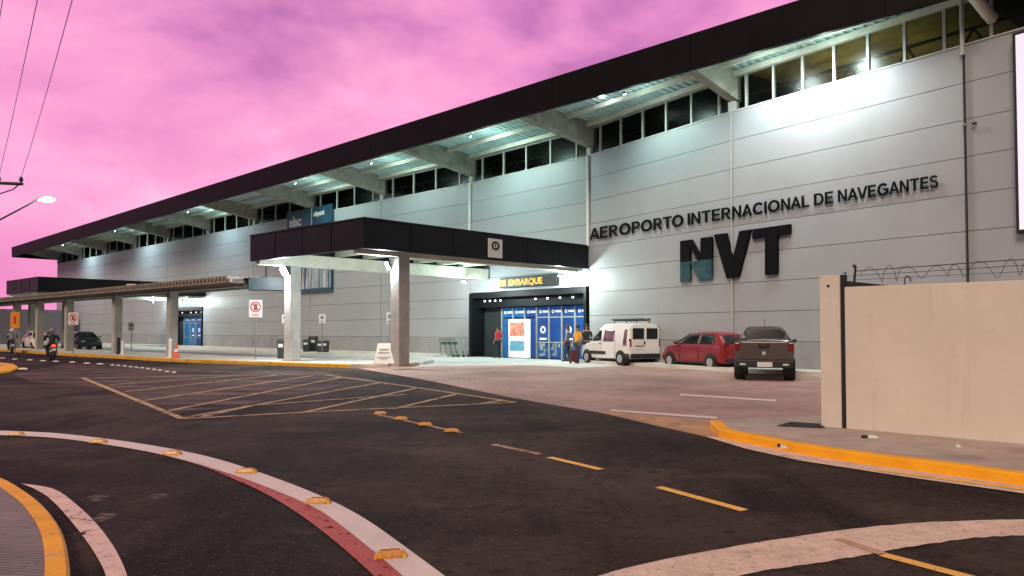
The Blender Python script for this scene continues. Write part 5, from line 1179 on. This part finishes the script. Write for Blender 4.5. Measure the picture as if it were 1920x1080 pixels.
def person(label, pose='stand', top='cl_red', bottom='cl_dark', helmet=None, loc=(0, 0, 0), rz=0., sc=1.0, hold=False, hair='hair'):
    J = {}
    def j(n, p, r): J[n] = (Vector(p), r)
    if pose == 'stand':
        j('pelvis', (0, 0, .95), (.135, .10)); j('waist', (0, .01, 1.08), (.120, .090)); j('chest', (0, 0, 1.28), (.150, .105)); j('upper', (0, -.01, 1.40), (.135, .085)); j('neck', (0, .0, 1.49), .052); j('jaw', (0, .03, 1.56), .068); j('skull', (0, .012, 1.65), (.078, .092)); j('crown', (0, .0, 1.70), .062)
        ys = {'L': .08, 'R': -.06}
        for S_, s in (('L', -1), ('R', 1)):
            y = ys[S_]
            j('shoulder'+S_, (s*.175, -.01, 1.41), .060); j('elbow'+S_, (s*.235, -.02, 1.12), .043); hy = .20 if (hold or S_ == 'R') else .08
            j('wrist'+S_, (s*.235, hy, .92), .030); j('palm'+S_, (s*.235, hy+.025, .85), (.040, .020))
            j('hip'+S_, (s*.095, 0, .88), .090); j('knee'+S_, (s*.11, y*.6+.02, .49), .062); j('ankle'+S_, (s*.115, y, .10), .042); j('toe'+S_, (s*.13, y+.15, .045), (.045, .032))
    else:   # riding
        j('pelvis', (0, -.12, .84), (.15, .12)); j('waist', (0, -.08, .97), (.135, .10)); j('chest', (0, .0, 1.15), (.16, .12)); j('upper', (0, .04, 1.27), (.14, .09)); j('neck', (0, .09, 1.35), .055); j('jaw', (0, .13, 1.41), .068); j('skull', (0, .12, 1.50), (.078, .092)); j('crown', (0, .11, 1.55), .062)
        for S_, s in (('L', -1), ('R', 1)):
            j('shoulder'+S_, (s*.19, .04, 1.27), .065); j('elbow'+S_, (s*.31, .20, 1.06), .047); j('wrist'+S_, (s*.31, .42, 1.03), .032); j('palm'+S_, (s*.31, .49, 1.02), (.040, .024))
            j('hip'+S_, (s*.10, -.10, .80), .10); j('knee'+S_, (s*.20, .28, .64), .070); j('ankle'+S_, (s*.17, .12, .26), .046); j('toe'+S_, (s*.18, .28, .22), (.045, .034))
    E = [('pelvis', 'waist'), ('waist', 'chest'), ('chest', 'upper'), ('upper', 'neck'), ('neck', 'jaw'), ('jaw', 'skull'), ('skull', 'crown')]
    for S_, s in (('L', -1), ('R', 1)):
        E += [('upper', 'shoulder'+S_), ('shoulder'+S_, 'elbow'+S_), ('elbow'+S_, 'wrist'+S_), ('wrist'+S_, 'palm'+S_), ('pelvis', 'hip'+S_), ('hip'+S_, 'knee'+S_), ('knee'+S_, 'ankle'+S_), ('ankle'+S_, 'toe'+S_)]
        w = J['wrist'+S_][0]; p = J['palm'+S_][0]; d = (p-w).normalized(); side = Vector((0, 1, 0)) if pose == 'stand' else Vector((-s, 0, 0)); side = (side-d*side.dot(d)).normalized(); cl = d.cross(side)*(s if pose == 'stand' else 1); 
        if pose == 'stand': cl = Vector((-s, 0, 0))
        else: cl = Vector((0, 0, -1))
        for fi, (off, ln_) in enumerate(((-.028, .060), (-.010, .070), (.010, .074), (.028, .066))):
            a = p+d*.022+side*off; b = a+d*ln_*.55+cl*ln_*(.12 if pose == 'stand' else .35); c = b+d*ln_*.25+cl*ln_*(.42 if pose == 'stand' else .75)
            j(f'f{fi}a{S_}', a, .0095); j(f'f{fi}b{S_}', b, .0088); j(f'f{fi}c{S_}', c, .0075); E += [('palm'+S_, f'f{fi}a{S_}'), (f'f{fi}a{S_}', f'f{fi}b{S_}'), (f'f{fi}b{S_}', f'f{fi}c{S_}')]
        a = w.lerp(p, .6)+side*.035; b = a+side*.022+d*.025+cl*.012; c = b+d*.028+cl*.012
        j('t_a'+S_, a, .012); j('t_b'+S_, b, .010); j('t_c'+S_, c, .0085); E += [('palm'+S_, 't_a'+S_), ('t_a'+S_, 't_b'+S_), ('t_b'+S_, 't_c'+S_)]
    body = skin_mesh('person', J, E, 'pelvis', M['skin'])
    tag(body, label, 'person'); body.location = loc; body.rotation_euler[2] = rz; body.scale = (sc, sc, sc)
    def sub(name, ns, es, root_, grow, mt):
        JJ = {n: (J[n][0], tuple(x+grow for x in (J[n][1] if isinstance(J[n][1], tuple) else (J[n][1],)*2))) for n in ns}; return skin_mesh(name, JJ, es, root_, mt, body)
    tn = ['pelvis', 'waist', 'chest', 'upper', 'shoulderL', 'shoulderR', 'elbowL', 'elbowR']; te = [('pelvis', 'waist'), ('waist', 'chest'), ('chest', 'upper'), ('upper', 'shoulderL'), ('upper', 'shoulderR'), ('shoulderL', 'elbowL'), ('shoulderR', 'elbowR')]
    if pose != 'stand': tn += ['wristL', 'wristR']; te += [('elbowL', 'wristL'), ('elbowR', 'wristR')]
    sub('shirt', tn, te, 'chest', .016, M[top])
    ln_ = ['pelvis', 'hipL', 'hipR', 'kneeL', 'kneeR', 'ankleL', 'ankleR']; sub('trousers', ln_, [('pelvis', 'hipL'), ('pelvis', 'hipR'), ('hipL', 'kneeL'), ('hipR', 'kneeR'), ('kneeL', 'ankleL'), ('kneeR', 'ankleR')], 'pelvis', .013, M[bottom])
    for S_ in 'LR':
        a, t = J['ankle'+S_][0], J['toe'+S_][0]; m = MB(); m.ball(a.lerp(t, .5)-Vector((0, 0, .03)), .05, sc=(1.0, 2.6, .85)); m.tube(a+Vector((0, 0, -.06)), a+Vector((0, 0, .04)), .055, .05); m.build('shoe', M['black'], body)
    sk = J['skull'][0]
    if helmet:
        m = MB(); m.ball(sk+Vector((0, -.01, .01)), .145, n=16, m=10, sc=(.92, 1.08, 1)); m.build('helmet', M[helmet], body)
        m = MB(); m.ball(sk+Vector((0, .045, 0)), .118, n=14, m=8, sc=(.95, 1, .55)); m.build('visor', M['car_glass'], body)
    else:
        m = MB(); m.ball(sk+Vector((0, -.018, .022)), .104, n=14, m=9, sc=(.90, 1.03, 1)); m.build('hair', M[hair], body)
        m = MB(); 
        for s in (-1, 1): m.ball(sk+Vector((s*.032, .090, -.01)), .010)
        m.build('eyes', M['black'], body)
        m = MB(); m.ball(sk+Vector((0, .102, -.035)), .015, sc=(.8, 1.2, 1.3)); m.build('nose', M['skin'], body)
        m = MB(); m.ball(sk+Vector((0, .092, -.078)), .018, sc=(1.4, .5, .35)); m.build('mouth', M['cl_red'], body)
        for s in (-1, 1): m = MB(); m.ball(sk+Vector((s*.088, .0, -.02)), .022, sc=(.4, .8, 1.2)); m.build('ear', M['skin'], body)
    return body
def motorcycle(loc, rz, label, lit=True):
    root = empty('motorcycle', loc, rz); tag(root, label, 'motorcycle')
    for y, r in ((-.62, .29), (.64, .30)):
        m = MB(); m.torus((0, 0, 0), r-.045, .048, axis='z', n=24, m=8); wo = m.build('wheel', M['rubber'], root); wo.rotation_euler = (0, math.pi/2, 0); wo.location = (0, y, r)
        m = MB(); m.torus((0, 0, 0), r-.085, .012, axis='z', n=20, m=6); m.tube((0, 0, -.05), (0, 0, .05), .04)
        for i in range(8): a = 2*math.pi*i/8; m.tube((0, 0, 0), ((r-.09)*math.cos(a), (r-.09)*math.sin(a), 0), .006, n=5)
        m.build('rim', M['galv'], wo)
    m = MB(); m.path([(0, -.62, .29), (0, -.1, .36), (0, .25, .42), (0, .45, .86)], .03); m.path([(0, .45, .84), (0, -.1, .72), (0, -.62, .76)], .026); m.path([(0, -.1, .36), (0, -.1, .72)], .026); m.build('frame', M['black'], root)
    m = MB(); m.ball((0, .18, .80), .15, sc=(.9, 1.7, .8)); m.build('fuel_tank', M['tail_red'], root)
    m = MB(); m.ball((0, .10, .42), .14, sc=(.9, 1.2, .9)); m.build('engine', M['galv'], root)
    m = MB(); m.hexa([(-.12, -.66, .76), (.12, -.66, .76), (.12, .0, .74), (-.12, .0, .74)], [(-.11, -.68, .84), (.11, -.68, .84), (.12, .0, .80), (-.12, .0, .80)]); m.build('seat', M['black'], root, bevel=.03)
    for s in (-1, 1):
        m = MB(); m.tube((s*.08, .64, .30), (s*.07, .44, .98), .022); m.build('fork', M['galv'], root)
        m = MB(); m.ball((s*.13, -.80, .68), .03); m.build('indicator', M['sign_o'], root)
    m = MB(); m.path([(-.34, .40, 1.02), (-.12, .46, 1.0), (.12, .46, 1.0), (.34, .40, 1.02)], .016); m.build('handlebar', M['black'], root)
    m = MB(); m.ball((0, .58, .86), .09, sc=(1, .8, 1)); m.build('headlight', M['lamp_clear'], root)
    m = MB(); m.tube((.14, -.75, .34), (.12, .1, .30), .045, .03); m.build('exhaust', M['galv'], root)
    m = MB(); m.hexa([(-.09, -.90, .50), (.09, -.90, .50), (.08, -.60, .70), (-.08, -.60, .70)], [(-.09, -.92, .53), (.09, -.92, .53), (.08, -.62, .78), (-.08, -.62, .78)]); m.build('rear_fender', M['black'], root)
    m = MB(); m.ball((0, -.76, .74), .075, sc=(1.3, .5, .9)); m.build('taillight', LIT if lit else M['tail_red'], root)
    m = MB(); m.box((0, -.93, .55), (.19, .01, .13)); m.build('number_plate', M['plate'], root)
    return root
LIT = mat('brake_lamp', (.9, .05, .03), .4, emit=(1, .06, .03), es=2.2)
p = gp(97, 675); r_ = math.radians(38)
motorcycle(p, r_, 'motorcycle with its red tail lamp lit, riding away near the far kerb')
person('person in dark jacket and pale helmet riding the motorcycle near the far kerb', 'ride', 'cl_dark', 'cl_dark', helmet='cl_grey', loc=p, rz=r_)
p = gp(22, 662)
motorcycle(p, r_, 'second motorcycle at the far left beyond the yellow traffic island', False)
person('person in purple-grey clothes and pale helmet riding at the far left', 'ride', 'cl_grey', 'cl_dark', helmet='sign_w', loc=p, rz=r_)
def wpt(x, y): return gp(x, y, .008)
person('person in a red shirt walking at the left of the blue entrance doors', top='cl_red', bottom='cl_dark', loc=T(2, wallpix(2, 934, 655, .2)[0], .2, .01), rz=.9)
def PP(px, Y): return Vector(((px-960)/FPX*Y, Y, .012))
pz = PP(1083, 33.0)
person('person in a yellow top behind the front of the white van', top='cl_yel', bottom='denim', loc=pz, rz=2.2, sc=1.0)
person('person in dark clothes standing right of the one in yellow', top='cl_dark', bottom='cl_dark', loc=PP(1100, 33.6), rz=2.8, sc=1.03)
person('person in a pale top standing left of the one in yellow', top='cl_grey', bottom='denim', loc=PP(1064, 34.6), rz=1.2)
# dark red suitcase
p = PP(1076, 32.3); m = MB(); m.box((0, 0, .36), (.38, .24, .54)); sc_ = empty('suitcase', p); tag(sc_, 'dark red suitcase standing in front of the person in yellow', 'suitcase'); m.build('shell', mat('suitcase_red', (.07, .008, .018), .6), sc_, bevel=.04)
m = MB(); m.path([(-.12, .08, .62), (-.12, .08, .90), (.12, .08, .90), (.12, .08, .62)], .012); m.build('handle', M['black'], sc_)
for x in (-.16, .16): m = MB(); m.disc((x, 0, .05), .05, -.06, .06, n=10); m.build('wheel', M['rubber'], sc_)
